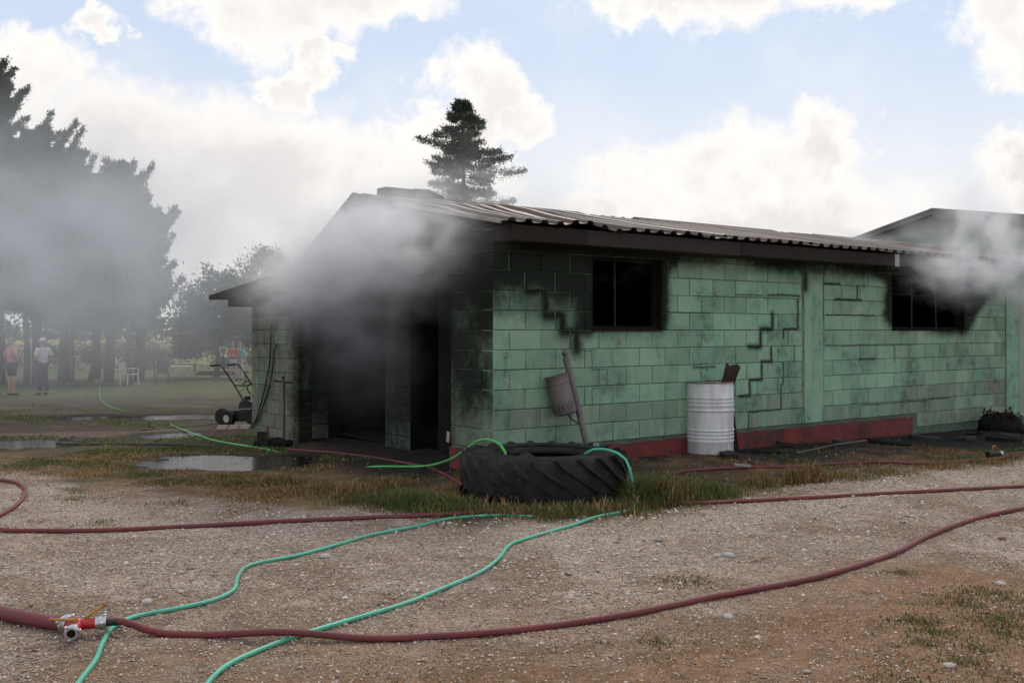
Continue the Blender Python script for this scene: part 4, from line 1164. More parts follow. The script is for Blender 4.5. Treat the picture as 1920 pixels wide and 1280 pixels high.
def pallet():
    c = cast(462, 813)
    t = empty('brick_pallet', (c.x, c.y, gz(c.x, c.y)), 0.18); tag(t, 'low stack of pale paving slabs on the ground by the mower', 'slab stack')
    MB().box(-0.45, 0.40, -0.25, 0.25, -0.03, 0.06).build('base', M['wood'], t)
    for i in range(5):
        for j in range(3):
            o = MB().box(-0.43 + i * 0.166, -0.285 + i * 0.166, -0.24 + j * 0.165, -0.09 + j * 0.165, 0.061, 0.105 + 0.008 * ((i * 3 + j) % 3)).build('slab', M['wood'], t)
    for k, (px, py, lab) in enumerate(((508, 820, 'reddish brick standing upright beside the pale slabs'), (490, 822, 'dark brick lying between slabs and standpipe'))):
        p = cast(px, py)
        o = MB().box(-0.06, 0.06, -0.05, 0.05, 0, 0.16 if k == 0 else 0.1).build('brick', M['brick'] if k == 0 else M['clay'])
        o.location = (p.x, p.y, gz(p.x, p.y)); o.rotation_euler.z = 0.3 * k; tag(o, lab, 'brick')
    # sack of black ash at the foot of the pipe
    p = cast(512, 838)
    mb = MB().ball((0, 0, 0.05), 0.22, 10, (1.2, 0.7, 0.30)); 
    mb.v = [(v[0] + 0.03 * math.sin(v[1] * 40), v[1] + 0.03 * math.sin(v[0] * 33), max(v[2], -0.02) + 0.02 * math.sin(v[0] * 25 + v[1] * 31)) for v in mb.v]
    o = mb.build('ash_heap', M['char'], smooth=True); o.location = (p.x, p.y, gz(p.x, p.y)); tag(o, 'heap of black ash at the foot of the standpipe', 'ash heap')
pallet()

# ------------------------------------------------------------------ mower parked at the corner
def mower():
    c = cast(452, 800)
    t = empty('walk_behind_mower', (c.x, c.y, gz(c.x, c.y)), -0.15)
    tag(t, 'dark walk-behind mower with tall handlebars parked behind the lean-to corner', 'mower')
    def wheel(x, y, R, w, nm='wheel'):
        o = MB().lathe([(R * 0.45, -w / 2), (R * 0.9, -w / 2), (R, -w / 4), (R, w / 4), (R * 0.9, w / 2), (R * 0.45, w / 2)], 22, axis=(0.25, 1, 0), origin=(x, y, R), close=True).build(nm, M['rubber'], t, smooth=True)
        MB().lathe([(0.01, -w * .4), (R * 0.46, -w * .4), (R * 0.46, w * .4), (0.01, w * .4)], 16, axis=(0.25, 1, 0), origin=(x, y, R)).build('rim', M['alu'] if nm == 'front_wheel' else M['black_steel'], o, smooth=True)
    wheel(-0.20, -0.10, 0.15, 0.10, 'front_wheel'); wheel(-0.45, 0.25, 0.15, 0.09); wheel(0.32, -0.16, 0.17, 0.1); wheel(0.30, 0.32, 0.17, 0.1)
    deck = MB().prism([(-0.30, 0.10), (0.40, 0.10), (0.42, 0.22), (0.2, 0.30), (-0.12, 0.28), (-0.30, 0.16)], -0.06, 0.28).build('deck', M['black_steel'], t)
    MB().prism([(-0.06, 0.31), (0.22, 0.32), (0.21, 0.42), (0.1, 0.46), (-0.04, 0.43)], 0.02, 0.22).build('engine', M['dark_plastic'], t)
    for q in range(4): MB().box(0.22, 0.34, 0.04, 0.18, 0.30 + 0.035 * q, 0.318 + 0.035 * q).build('cooling_fin', M['black_steel'], t)
    MB().tube([(0.06, 0.12, 0.45), (0.06, 0.12, 0.52)], [0.07, 0.05], 12).build('starter_cap', M['black_steel'], t)
    for y, ox in ((-0.08, 0.0), (0.27, 0.16)):
        b = [(0.12 + ox, y, 0.36), (-0.02 + ox, y, 0.62), (-0.30 + ox, y, 1.02), (-0.37 + ox, y, 1.06), (-0.50 + ox, y, 1.055)]
        MB().tube(spline(b, 0.05), 0.014, 8).build('handlebar', M['black_steel'], t, smooth=True)
        MB().tube([(-0.38 + ox, y, 1.06), (-0.52 + ox, y, 1.05)], 0.02, 8).build('grip', M['blackrub'], t, smooth=True)
    MB().tube([(-0.08, -0.08, 0.72), (0.0, 0.1, 0.70), (0.09, 0.27, 0.72)], 0.012, 8).build('cross_brace', M['black_steel'], t)
    MB().tube(spline([(0.16, 0.02, 0.56), (0.10, 0.02, 0.66), (0.16, 0.02, 0.74), (0.28, 0.02, 0.72), (0.26, 0.02, 0.58)], 0.03), 0.012, 8).build('gear_loop', M['black_steel'], t, smooth=True)
    MB().tube(spline([(-0.02, 0.1, 0.70), (0.04, 0.1, 0.78), (0.16, 0.1, 0.75), (0.24, 0.1, 0.80)], 0.03), 0.012, 8).build('clutch_lever', M['black_steel'], t, smooth=True)
    MB().tube(spline([(0.0, -0.09, 0.60), (0.10, -0.05, 0.7), (0.0, 0.1, 0.95), (-0.22, 0.2, 1.04)], 0.04), 0.005, 5).build('control_cable', M['blackrub'], t, smooth=True)
mower()

# ------------------------------------------------------------------ garden furniture on the far lawn
def plastic_chair(px, py, rz, label, mat, tilt=0.0, h=1.0):
    p = cast(px, py)
    t = empty('garden_chair', (p.x, p.y, gz(p.x, p.y)), rz); tag(t, label, 'chair', 'chairs on the lawn')
    MB().box(-0.24, 0.24, -0.23, 0.23, 0.42, 0.445).build('seat', mat, t)
    for x in (-0.23, 0.23):
        for y in (-0.21, 0.22):
            MB().tube([(x * 1.12, y * 1.15, 0), (x, y, 0.42)], [0.02, 0.024], 6).build('leg', mat, t)
        MB().tube(spline([(x * 1.04, -0.2, 0.43), (x * 1.1, -0.21, 0.64), (x * 1.1, -0.05, 0.66), (x * 1.06, 0.24, 0.66)], 0.06), 0.02, 6).build('armrest', mat, t)
    for k in range(5):
        x = -0.18 + 0.09 * k
        MB().prism([(0.23, 0.44), (0.25, 0.44), (0.36, 0.86), (0.335, 0.86)], x - 0.036, x + 0.036, 'yz').build('back_slat', mat, t)
    MB().prism([(0.328, 0.86), (0.365, 0.86), (0.375, 0.91), (0.345, 0.91)], -0.24, 0.24, 'yz').build('top_rail', mat, t)
    return t
plastic_chair(243, 722, 2.5, 'white plastic garden chair turned away on the lawn', M['white_plastic'])
plastic_chair(215, 709, 1.9, 'white plastic garden chair partly hidden beside the tree', M['white_plastic'])
plastic_chair(303, 719, 0.15, 'black garden chair seen from behind on the lawn', M['dark_plastic'])
def table():
    p = cast(340, 706)
    t = empty('garden_table', (p.x, p.y, gz(p.x, p.y)), 0.2); tag(t, 'low white garden table beyond the black chair', 'table')
    MB().box(-0.48, 0.42, -0.35, 0.35, 0.47, 0.51).build('table_top', M['white_plastic'], t)
    for x in (-0.38, 0.36):
        for y in (-0.28, 0.28): MB().box(x - .03, x + .03, y - .03, y + .03, 0, 0.47).build('leg', M['white_plastic'], t)
    p = cast(338, 697)
    t = empty('wooden_bench', (p.x, p.y, gz(p.x, p.y)), 0.05); tag(t, 'brown wooden bench behind the white garden table', 'bench')
    MB().box(-0.95, 0.95, -0.18, 0.18, 0.42, 0.47).build('seat', M['wood'], t)
    MB().box(-0.95, 0.95, 0.16, 0.20, 0.72, 0.92).build('backrest', M['wood'], t)
    for x in (-0.8, 0.8): MB().box(x - .04, x + .04, -0.16, 0.155, 0, 0.42).build('leg', M['wood'], t); MB().box(x - .03, x + .03, 0.12, 0.155, 0.47, 0.9).build('back_post', M['wood'], t)
table()
def brick_kerb():
    p0 = cast(365, 703); 
    t = empty('brick_border', (p0.x, p0.y, gz(p0.x, p0.y)), 0.05); tag(t, 'low red brick border on the lawn right of the table', 'border')
    for k in range(10):
        for j in range(2):
            MB().box(k * 0.26 - .002 + 0.13 * j, k * 0.26 + 0.245 + 0.13 * j, 0, 0.12, j * 0.13 - 0.05, j * 0.13 + 0.075).build('brick', M['brick'], t)
brick_kerb()

# ------------------------------------------------------------------ debris, pot, sticks and stones
def debris():
    pot = empty('charred_heap', to_world(9.12, -0.40, 0.03)); pot.location.z = gz(pot.location.x, pot.location.y)
    tag(pot, 'low black heap of charred remains with scorched leaves against the wall', 'debris heap')
    mb = MB().ball((0, 0, 0.08), 0.30, 10, (1.15, .75, .62)); mb.v = [(x + .02 * math.sin(y * 50 + z * 30), y + .02 * math.sin(x * 47), z + .03 * math.sin(x * 31 + y * 23)) for x, y, z in mb.v]
    mb.build('ash', M['char'], pot)
    rng = np.random.default_rng(3)
    v, f, tn = [], [], []
    for k in range(110):
        a = rng.uniform(0, 6.28); rr = 0.26 * math.sqrt(rng.random()); z = 0.17 + rng.random() * 0.16 * (1 - rr * 1.6)
        c = np.array([rr * math.cos(a), rr * math.sin(a), z]); d = rng.normal(size=3); d /= np.linalg.norm(d); e = np.cross(d, rng.normal(size=3)); e /= np.linalg.norm(e)
        n = len(v); v += [c, c + d * 0.055 + e * 0.018, c + d * 0.10, c + d * 0.055 - e * 0.018]; f.append((n, n + 1, n + 2, n + 3)); tn += [rng.random()] * 4
    tri_mesh('scorched_shrub', np.array(v), np.array(f), leaf_material('scorched_leaves', (0.02, 0.014, 0.011), (0.085, 0.042, 0.026), 0.2), pot, np.array(tn))
    rng = random.Random(5)
    spots = [(6.9, -0.5), (7.5, -0.75), (8.1, -0.45), (8.6, -0.8), (9.2, -0.75), (5.2, -0.35), (3.6, -0.45), (10.2, -0.85), (7.9, -1.05), (5.9, -0.6), (2.9, -0.5), (4.4, -0.3)]
    what = ['flat charred board nearest the end of the red plinth', 'small charred lump in the ash left of the black heap', 'broken charred board under the right window', 'charred stub in the ash between board and black heap', 'charred board lying before the black heap', 'charred bit at the foot of the concrete post', 'charred board right of the white drum', 'charred lump at the right edge of the ash', 'charred bit lying farthest from the wall', 'thin charred board along the red plinth', 'charred bit close beside the white drum', 'burnt scrap under the red plinth left of the post']
    for (r, s_), lab in zip(spots, what):
        w = to_world(r, s_)
        L = rng.uniform(0.10, 0.32); B = rng.uniform(0.04, 0.09)
        mb = MB().prism([(-L, -B), (-L * .3, -B * 1.2), (L, -B * .7), (L * .9, B), (0.1 * L, B * 1.2), (-L * .9, B * .8)], 0, rng.uniform(0.02, 0.06), 'xy')
        o = mb.build('charred_debris', M['char'] if rng.random() < .6 else M['clay']); o.location = (w[0], w[1], gz(w[0], w[1]) - 0.005); o.rotation_euler = (rng.uniform(-.15, .15), rng.uniform(-.15, .15), rng.uniform(0, 3))
        tag(o, lab, 'debris', 'charred debris along the wall')
    p0, p1 = cast(1495, 852), cast(1625, 831)
    o = MB().tube([(p0.x, p0.y, p0.z + .02), ((p0.x + p1.x) / 2, (p0.y + p1.y) / 2, (p0.z + p1.z) / 2 + .05), (p1.x, p1.y, p1.z + .04)], 0.010, 6).build('thin_pole', M['bin'], smooth=True); tag(o, 'thin grey pole lying in the dry grass below the post', 'pole')
    p0, p1 = cast(1402, 1056), cast(1452, 1044)
    o = MB().tube([(p0.x, p0.y, p0.z + .006), ((p0.x + p1.x) / 2, (p0.y + p1.y) / 2 + .01, p0.z + .02), (p1.x, p1.y, p1.z + .012)], [0.004, 0.007, 0.003], 6).build('dry_stick', M['straw_stick']); tag(o, 'pale dry stick lying on the open gravel', 'stick')
    pc = cast(1392, 879)
    o = MB().box(-0.09, 0.09, -0.02, 0.02, 0, 0.02).build('white_strip', M['paper']); o.location = (pc.x, pc.y, gz(pc.x, pc.y) + .03); o.rotation_euler = (0.1, 0.1, 0.1); tag(o, 'small white strip by the hose below the drum', 'strip')
    # loose pale stones big enough to tell apart
    st = [(1367, 1043, .036, 'largest pale stone on the open gravel'), (1345, 1043, .026, 'stone touching the largest pale stone on its left'), (1065, 1077, .022, 'dark round stone between green hose and red hose'), (1470, 1008, .022, 'flat pale stone near the bend of the upper gravel'), (1236, 1015, .026, 'grey stone left of the largest pale stone'), (1878, 1011, .026, 'brown stone on gravel near the right edge'), (1694, 980, .022, 'dark stone above the bend of the red hose'), (520, 978, .028, 'white stone touching the red hose at the verge'), (275, 1130, .030, 'pale stone beside the teal hose near the valve'), (355, 1068, .024, 'dark stone left of the teal hose bend'), (610, 1045, .034, 'flat white stone on the gravel below the teal hose'), (1365, 1158, .026, 'white stone at the edge of the brown ground'), (1780, 1250, .024, 'flat white stone in the brown ground at lower right'), (1876, 1096, .028, 'pale flat stone near the right edge below the hose')]
    for (x, y, s_, lab) in st:
        p = cast(x, y); rr = random.Random(x)
        bm = bmesh.new(); bmesh.ops.create_icosphere(bm, subdivisions=2, radius=s_)
        for vv in bm.verts:
            k = 1 + 0.35 * (fbm(np.array(vv.co.x / s_ * 1.3 + x), np.array(vv.co.y / s_ * 1.3 + vv.co.z / s_), 2) - .5)
            vv.co = vv.co * float(k); vv.co.z *= 0.6
        me = bpy.data.meshes.new('stone'); bm.to_mesh(me); bm.free(); me.materials.append(M['bin'] if 'dark' in lab or 'grey' in lab else (M['brick'] if lab.startswith('brown') else M['stone']))
        o = link(bpy.data.objects.new('stone', me)); o.location = (p.x, p.y, gz(p.x, p.y) + s_ * 0.25); o.rotation_euler = (0, 0, rr.random() * 6); o.scale = (1.2, 0.9, 1)
        tag(o, lab, 'stone', 'loose stones on the gravel')
    pp = to_world(-0.03, 0.55, 0.33)
    o = MB().box(-0.004, 0.004, -0.025, 0.03, 0, 0.11).build('paper_scrap', M['paper']); o.location = (to_world(-0.02, 0.80)[0], to_world(-0.02, 0.80)[1], 0.30); o.rotation_euler = (0.15, 0, A); tag(o, 'pale paper scrap stuck beside the porch pier', 'paper')
debris()

# gravel lying loose on the road: far too many stones to count
def loose_gravel():
    n = 110000
    Y = RNG.uniform(0, 1, n) ** 1.5 * 8.5 + 3.6
    X = RNG.uniform(-0.56, 0.56, n) * Y * 1.05
    c, g, ash = zones(X, Y)
    r, s_ = to_local(X, Y)
    keep = (RNG.random(n) < np.clip(g, 0, 1) * 0.9 + 0.05) & ~((r > -0.1) & (s_ > -0.1))
    X, Y, c = X[keep], Y[keep], c[keep]
    nb = 900   # coarser white stones lie thick on the right half of the road and along the verge
    Xb = RNG.uniform(-2.8, 4.2, nb); Yb = np.interp(Xb, VERGE_X, VERGE_Y) - RNG.random(nb) ** 1.4 * 2.4 - 0.05
    X = np.concatenate([X, Xb]); Y = np.concatenate([Y, Yb])
    n = len(X)
    sz = (0.0035 + 0.0065 * RNG.random(n) ** 2 + 0.012 * (RNG.random(n) > 0.985) * RNG.random(n)) * (0.70 + 0.04 * Y)
    sz[-nb:] = 0.008 + 0.014 * RNG.random(nb) ** 2.2
    Z = ground(X, Y)
    base = np.array([(1, 0, 0), (0, 1, 0), (-1, 0, 0), (0, -1, 0), (.1, .1, .75), (0, 0, -.6)], float)
    jit = 1 + 0.35 * RNG.uniform(-1, 1, (n, 6, 1))
    a = RNG.uniform(0, 6.28, n); ca, sa = np.cos(a), np.sin(a)
    V_ = base[None] * jit * sz[:, None, None] * np.stack([RNG.uniform(.8, 1.5, n), RNG.uniform(.7, 1.1, n), RNG.uniform(.6, 1.0, n)], -1)[:, None, :]
    x = V_[..., 0] * ca[:, None] - V_[..., 1] * sa[:, None]; y = V_[..., 0] * sa[:, None] + V_[..., 1] * ca[:, None]
    V_ = np.stack([x + X[:, None], y + Y[:, None], V_[..., 2] + Z[:, None] + sz[:, None] * 0.25], -1).reshape(-1, 3)
    tr = np.array([(0, 1, 4), (1, 2, 4), (2, 3, 4), (3, 0, 4), (1, 0, 5), (2, 1, 5), (3, 2, 5), (0, 3, 5)])
    T_ = (tr[None] + 6 * np.arange(n)[:, None, None]).reshape(-1, 3)
    pal = np.array([(0.50, 0.40, 0.325), (0.40, 0.31, 0.245), (0.66, 0.58, 0.50), (0.20, 0.155, 0.125), (0.34, 0.215, 0.15)])
    col = pal[RNG.choice(5, n, p=[.34, .26, .16, .14, .10])] * RNG.uniform(.8, 1.2, (n, 1))
    col[-nb:] = np.array([0.58, 0.51, 0.45]) * RNG.uniform(.65, 1.25, (nb, 1))
    m = material('loose_gravel', attr='pebble', rough=0.9, var=0.15, scale=40)
    o = tri_mesh('loose_gravel', V_, T_, m, attr=np.repeat(col, 6, 0), attr_name='pebble')
    tag(o, 'loose pale limestone gravel scattered over the road', 'gravel', kind='stuff')
loose_gravel()

# ------------------------------------------------------------------ grass
def blades(name, X, Y, h, col, label, width=0.006, lean=0.5, cat='grass', tipcol=None):
    n = len(X)
    Z = ground(X, Y) - 0.005
    a = RNG.uniform(0, 6.28, n); dx, dy = np.cos(a), np.sin(a)
    l = h * RNG.uniform(0.1, 1, n) * lean
    w = width * RNG.uniform(0.6, 1.3, n)
    b = a + RNG.uniform(0.8, 2.3, n); wx, wy = np.cos(b) * w, np.sin(b) * w
    P = np.zeros((n, 5, 3))
    P[:, 0] = np.stack([X - wx, Y - wy, Z], -1); P[:, 1] = np.stack([X + wx, Y + wy, Z], -1)
    P[:, 2] = np.stack([X + dx * l * .35 - wx * .8, Y + dy * l * .35 - wy * .8, Z + h * .62], -1)
    P[:, 3] = np.stack([X + dx * l * .35 + wx * .8, Y + dy * l * .35 + wy * .8, Z + h * .62], -1)
    P[:, 4] = np.stack([X + dx * l, Y + dy * l, Z + h * RNG.uniform(.75, 1.0, n)], -1)
    tr = np.array([(0, 1, 3), (0, 3, 2), (2, 3, 4)])
    T_ = (tr[None] + 5 * np.arange(n)[:, None, None]).reshape(-1, 3)
    C = np.repeat(col[:, None, :], 5, 1)
    if tipcol is not None: C[:, 4] = C[:, 4] * 0.4 + tipcol * 0.6
    o = tri_mesh(name, P.reshape(-1, 3), T_, M['blade'], attr=C.reshape(-1, 3), attr_name='blade')
    tag(o, label, cat, kind='stuff'); return o
GREEN = np.array([(0.105, 0.145, 0.045), (0.075, 0.115, 0.036), (0.14, 0.165, 0.06), (0.085, 0.13, 0.042)])
DRY = np.array([(0.30, 0.19, 0.09), (0.22, 0.135, 0.06), (0.40, 0.28, 0.15), (0.16, 0.095, 0.045)])
def pick(pal, n): return pal[RNG.integers(0, len(pal), n)] * RNG.uniform(0.75, 1.25, (n, 1))
def free(X, Y, tyre=True):
    r, s_ = to_local(X, Y)
    ok = ~((r > -0.08) & (s_ > -0.06))
    if tyre: ok &= np.hypot(X - .287, Y - 8.98) > 0.76
    for k in range(len(PUDDLES)): ok &= pud_field(X, Y, k) > 1.16
    return ok
def verge_grass():
    # short dry and green cover of the whole verge
    n = 90000
    X = RNG.uniform(-5.6, 8, n); yv = np.interp(X, VERGE_X, VERGE_Y)
    Y = yv - 0.35 + RNG.random(n) ** 1.1 * 3.2
    c, g, ash = zones(X, Y)
    n1 = fbm(X * 0.9 + 4, Y * 0.9, 4)
    dens = (1 - g) * (1 - ash * 0.96) * sstep(fbm(X * 2.3 + 60, Y * 2.3, 4), 0.44, 0.66) * (0.35 + 0.65 * sstep(Y - yv, -0.3, 0.6))
    k = free(X, Y) & (RNG.random(n) < dens)
    X, Y, n1 = X[k], Y[k], n1[k]; n = len(X)
    gr = sstep(n1 + RNG.normal(0, .04, n), 0.48, 0.60) * 0.85 > RNG.random(n)
    col = np.where(gr[:, None], pick(GREEN, n), pick(DRY, n))
    blades('grass', X, Y, RNG.uniform(0.012, 0.05, n) * np.where(gr, 1.0, 0.85), col, 'short mixed dry and green grass of the verge', 0.0045, 0.9)
    # weeds: clumps at the places where they stand in the yard; x, y, spread, count, height, green share
    cl = [(1.18, 8.55, .26, 2000, .42, .8), (1.45, 8.75, .28, 2000, .36, .75), (1.75, 8.85, .26, 1200, .24, .7), (1.3, 8.5, .3, 500, .42, .15), (.95, 8.25, .25, 700, .15, .75), (0.45, 8.05, .35, 1500, .14, .55), (0.0, 8.0, .35, 1500, .12, .6), (-.5, 8.15, .35, 1800, .20, .7),
          (-.85, 8.35, .32, 1800, .24, .75), (-.95, 8.75, .25, 1100, .15, .6), (-1.35, 8.6, .3, 1000, .11, .55), (-1.7, 9.2, .35, 900, .13, .15), (-1.2, 9.4, .35, 900, .16, .2), (-2.1, 8.9, .3, 800, .10, .1), (-2.3, 9.6, .3, 900, .13, .25), (-2.7, 9.5, .25, 700, .10, .3), (-2.9, 9.9, .3, 600, .09, .4),
          (-1.5, 8.9, .25, 500, .22, .05), (-3.3, 9.6, .3, 600, .07, .8), (-3.8, 10.1, .3, 700, .06, .85), (-4.6, 10.9, .4, 900, .07, .8), (-2.4, 11.6, .35, 900, .11, .6), (-3.2, 12.7, .5, 1100, .08, .75), (-4.2, 13.0, .5, 1100, .07, .75), (-5.0, 12.4, .45, 900, .07, .8),
          (2.4, 9.4, .22, 700, .16, .3), (2.75, 9.55, .12, 350, .34, .05), (2.95, 9.65, .13, 350, .38, .05), (2.45, 9.6, .14, 200, .30, .02), (3.3, 9.9, .3, 600, .12, .3), (3.9, 10.3, .35, 700, .10, .2), (4.7, 10.7, .35, 700, .12, .1), (5.3, 11.0, .3, 500, .12, .1), (5.9, 11.5, .3, 400, .11, .15), (2.0, 9.1, .25, 500, .11, .4), (-0.1, 8.1, .6, 500, .2, .1), (0.75, 8.05, .4, 300, .22, .15)]
    X, Y, H, C = [], [], [], []
    for (x, y, sp, cnt, h, gs) in cl:
        xx = RNG.normal(x, sp * .6, cnt); yy = RNG.normal(y, sp * .5, cnt)
        g = RNG.random(cnt) < min(gs + (.14 if gs > .4 else 0), .95)
        X.append(xx); Y.append(yy); H.append(0.78 * h * RNG.uniform(.2, 1.05, cnt) * np.exp(-((xx - x) ** 2 + (yy - y) ** 2) / (1.3 * sp) ** 2)); C.append(np.where(g[:, None], pick(GREEN, cnt), pick(DRY, cnt)))
    X = np.concatenate(X); Y = np.concatenate(Y); H = np.concatenate(H); C = np.concatenate(C)
    k = free(X, Y)
    blades('weeds', X[k], Y[k], H[k], C[k], 'tall green and straw coloured weeds round the tyre and verge', 0.0042, 1.0, 'weeds', tipcol=np.array([.20, .17, .09]))
    # dry brown turf at the lower right with a few green tufts
    n = 42000
    X = RNG.uniform(-1.6, 4.2, n); Y = RNG.uniform(3.4, 7.0, n)
    yb = np.interp(X, BROWN_X, BROWN_Y)
    d = sstep(yb - Y + (fbm(X * .9 + 4, Y * .9, 4) - .5) * 1.6, -0.5, 0.8) * sstep(fbm(X * 3 + 90, Y * 3, 3), 0.35, 0.6)
    k = RNG.random(n) < d
    X, Y = X[k], Y[k]; n = len(X)
    blades('grass', X, Y, RNG.uniform(0.006, 0.022, n), pick(DRY * 0.8, n), 'short dry brown turf in the lower right foreground', 0.0022, 1.6)
    X, Y = [], []
    for (px, py, cnt, sp) in ((1720, 1165, 500, .07), (1755, 1185, 400, .06), (1800, 1130, 500, .08), (1880, 1160, 900, .12), (1905, 1190, 700, .12), (1840, 1215, 300, .06), (1730, 1205, 200, .04), (1800, 1240, 260, .06), (1690, 1075, 250, .05), (1850, 1110, 400, .1), (1910, 1125, 500, .1), (1230, 1205, 200, .05), (1285, 1090, 350, .1), (1700, 1275, 300, .1), (1880, 1270, 300, .1), (140, 935, 400, .15), (190, 980, 200, .08)):
        p = cast(px, py); X.append(p.x + RNG.standard_t(3, cnt) * sp); Y.append(p.y + RNG.standard_t(3, cnt) * sp * .8)
    X = np.concatenate(X); Y = np.concatenate(Y); n = len(X)
    blades('grass', X, Y, RNG.uniform(0.008, 0.03, n), np.where((RNG.random(n) < .55)[:, None], pick(GREEN, n), pick(DRY * .8, n)), 'small green tufts in the lower right brown ground', 0.003, 1.0)
    # yard turf and lawn on the left
    n = 90000
    Y = RNG.uniform(0, 1, n) ** 1.3 * 34 + 11.2
    X = -RNG.uniform(0.14, 0.60, n) * Y
    k = free(X, Y, False) & (RNG.random(n) < np.maximum(sstep(fbm(X * 0.5 + 31, Y * 0.9 + 4, 4), 0.44, 0.66) * 0.7, sstep(Y, 26, 32)))
    X, Y = X[k], Y[k]; n = len(X)
    blades('lawn', X, Y, RNG.uniform(0.015, 0.045, n) * (1 + 0.01 * Y), np.where((RNG.random(n) < .72)[:, None], pick(GREEN * 1.05, n), pick(DRY, n)), 'worn lawn and yard turf beyond the puddles', 0.008, 0.9, 'lawn')
verge_grass()

# ------------------------------------------------------------------ trees
def leaf_quads(C, D, N, L, Wd, tint):
    """rhombic leaf faces from centres C, directions D, side vectors N"""
    v = np.stack([C, C + D * (L * .5)[:, None] + N * Wd[:, None], C + D * L[:, None], C + D * (L * .5)[:, None] - N * Wd[:, None]], 1).reshape(-1, 3)
    f = np.arange(len(C) * 4).reshape(-1, 4)
    return v, f, np.repeat(tint, 4)
def unit(a): return a / (np.linalg.norm(a, axis=-1, keepdims=True) + 1e-9)
def perp(D, rng):
    return unit(np.cross(D, rng.normal(size=D.shape)))

def trunk_mesh(pts, rad, parent, name='trunk', mat=None, n=8):
    return MB().tube(spline(pts, 0.5), np.interp(np.linspace(0, 1, len(spline(pts, 0.5))), np.linspace(0, 1, len(rad)), rad).tolist(), n).build(name, mat or M['bark'], parent, smooth=True, fix=False)

def fir(X, Y, H, label, seed, width=0.21, name='fir_tree'):
    rng = np.random.default_rng(seed)
    z0 = gz(X, Y)
    t = empty(name, (X, Y, z0)); tag(t, label, 'tree')
    trunk_mesh([(0, 0, -0.2), (0.03, 0, H * .5), (0, 0.02, H * .98)], [H * .018, H * .011, 0.012], t)
    Cs, Ds, Ls, Ws, Ts, Ns = [], [], [], [], [], []
    br = MB()
    z = H * 0.10
    while z < H * 0.985:
        u = z / H
        nb = int(rng.integers(5, 8))
        reach = min(1.0 * (H - z) ** 0.62, 2.3) * rng.uniform(0.75, 1.15) if H - z > 0.5 else 0.75 * (H - z) + 0.05
        ph = rng.uniform(0, 6.28)
        for k in range(nb):
            a = ph + 2 * math.pi * k / nb + rng.normal(0, .2)
            R = reach * rng.uniform(0.45, 1.2)
            if rng.random() < 0.10: R *= 0.45
            # drooping then rising tip
            tt = np.linspace(0, 1, 7)
            dr = -0.26 * R * (tt * 1.5 - 1.15 * tt ** 2.6) if H - z > 0.5 else 0.5 * R * tt
            px = np.cos(a) * R * tt; py = np.sin(a) * R * tt; pz = z + dr + (0.05 * R * rng.normal())
            P = np.stack([px, py, pz], -1)
            br.tube([tuple(q) for q in P], [0.022 * (1 - .8 * q) * (0.4 + R * .35) for q in tt], 4, cap=False)
            # side twigs with needle clumps
            m = int(60 * R + 14)
            s_ = rng.uniform(0.12, 1.0, m) ** 0.8
            base = np.stack([np.interp(s_, tt, P[:, i]) for i in range(3)], -1)
            rad = np.stack([np.full(m, math.cos(a)), np.full(m, math.sin(a)), np.zeros(m)], -1)
            side = np.stack([-rad[:, 1], rad[:, 0], np.zeros(m)], -1) * rng.choice([-1, 1], m)[:, None]
            tl = (0.34 * R * (1.05 - s_) + 0.09) * rng.uniform(.4, 1.1, m)
            dirn = unit(rad * 0.75 + side * 0.75 + np.array([0, 0, 0.12]) + rng.normal(0, .34, (m, 3)))
            kk = 6
            for j in range(kk):
                q = (j + rng.random(m)) / kk
                c = base + dirn * (tl * q)[:, None] + rng.normal(0, .035, (m, 3))
                d = unit(dirn + rng.normal(0, .65, (m, 3)) + np.array([0, 0, .22]))
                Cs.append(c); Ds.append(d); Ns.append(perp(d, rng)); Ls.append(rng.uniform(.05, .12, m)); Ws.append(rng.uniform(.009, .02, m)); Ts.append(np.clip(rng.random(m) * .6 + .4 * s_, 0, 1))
        z += (0.020 + 0.014 * (1 - u)) * H * rng.uniform(.8, 1.3) * (1 if H - z > 0.6 else 0.4)
    br.build('branches', M['bark'], t, fix=False)
    v, f, ti = leaf_quads(np.concatenate(Cs), np.concatenate(Ds), np.concatenate(Ns), np.concatenate(Ls), np.concatenate(Ws), np.concatenate(Ts))
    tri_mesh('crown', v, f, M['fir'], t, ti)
    return t

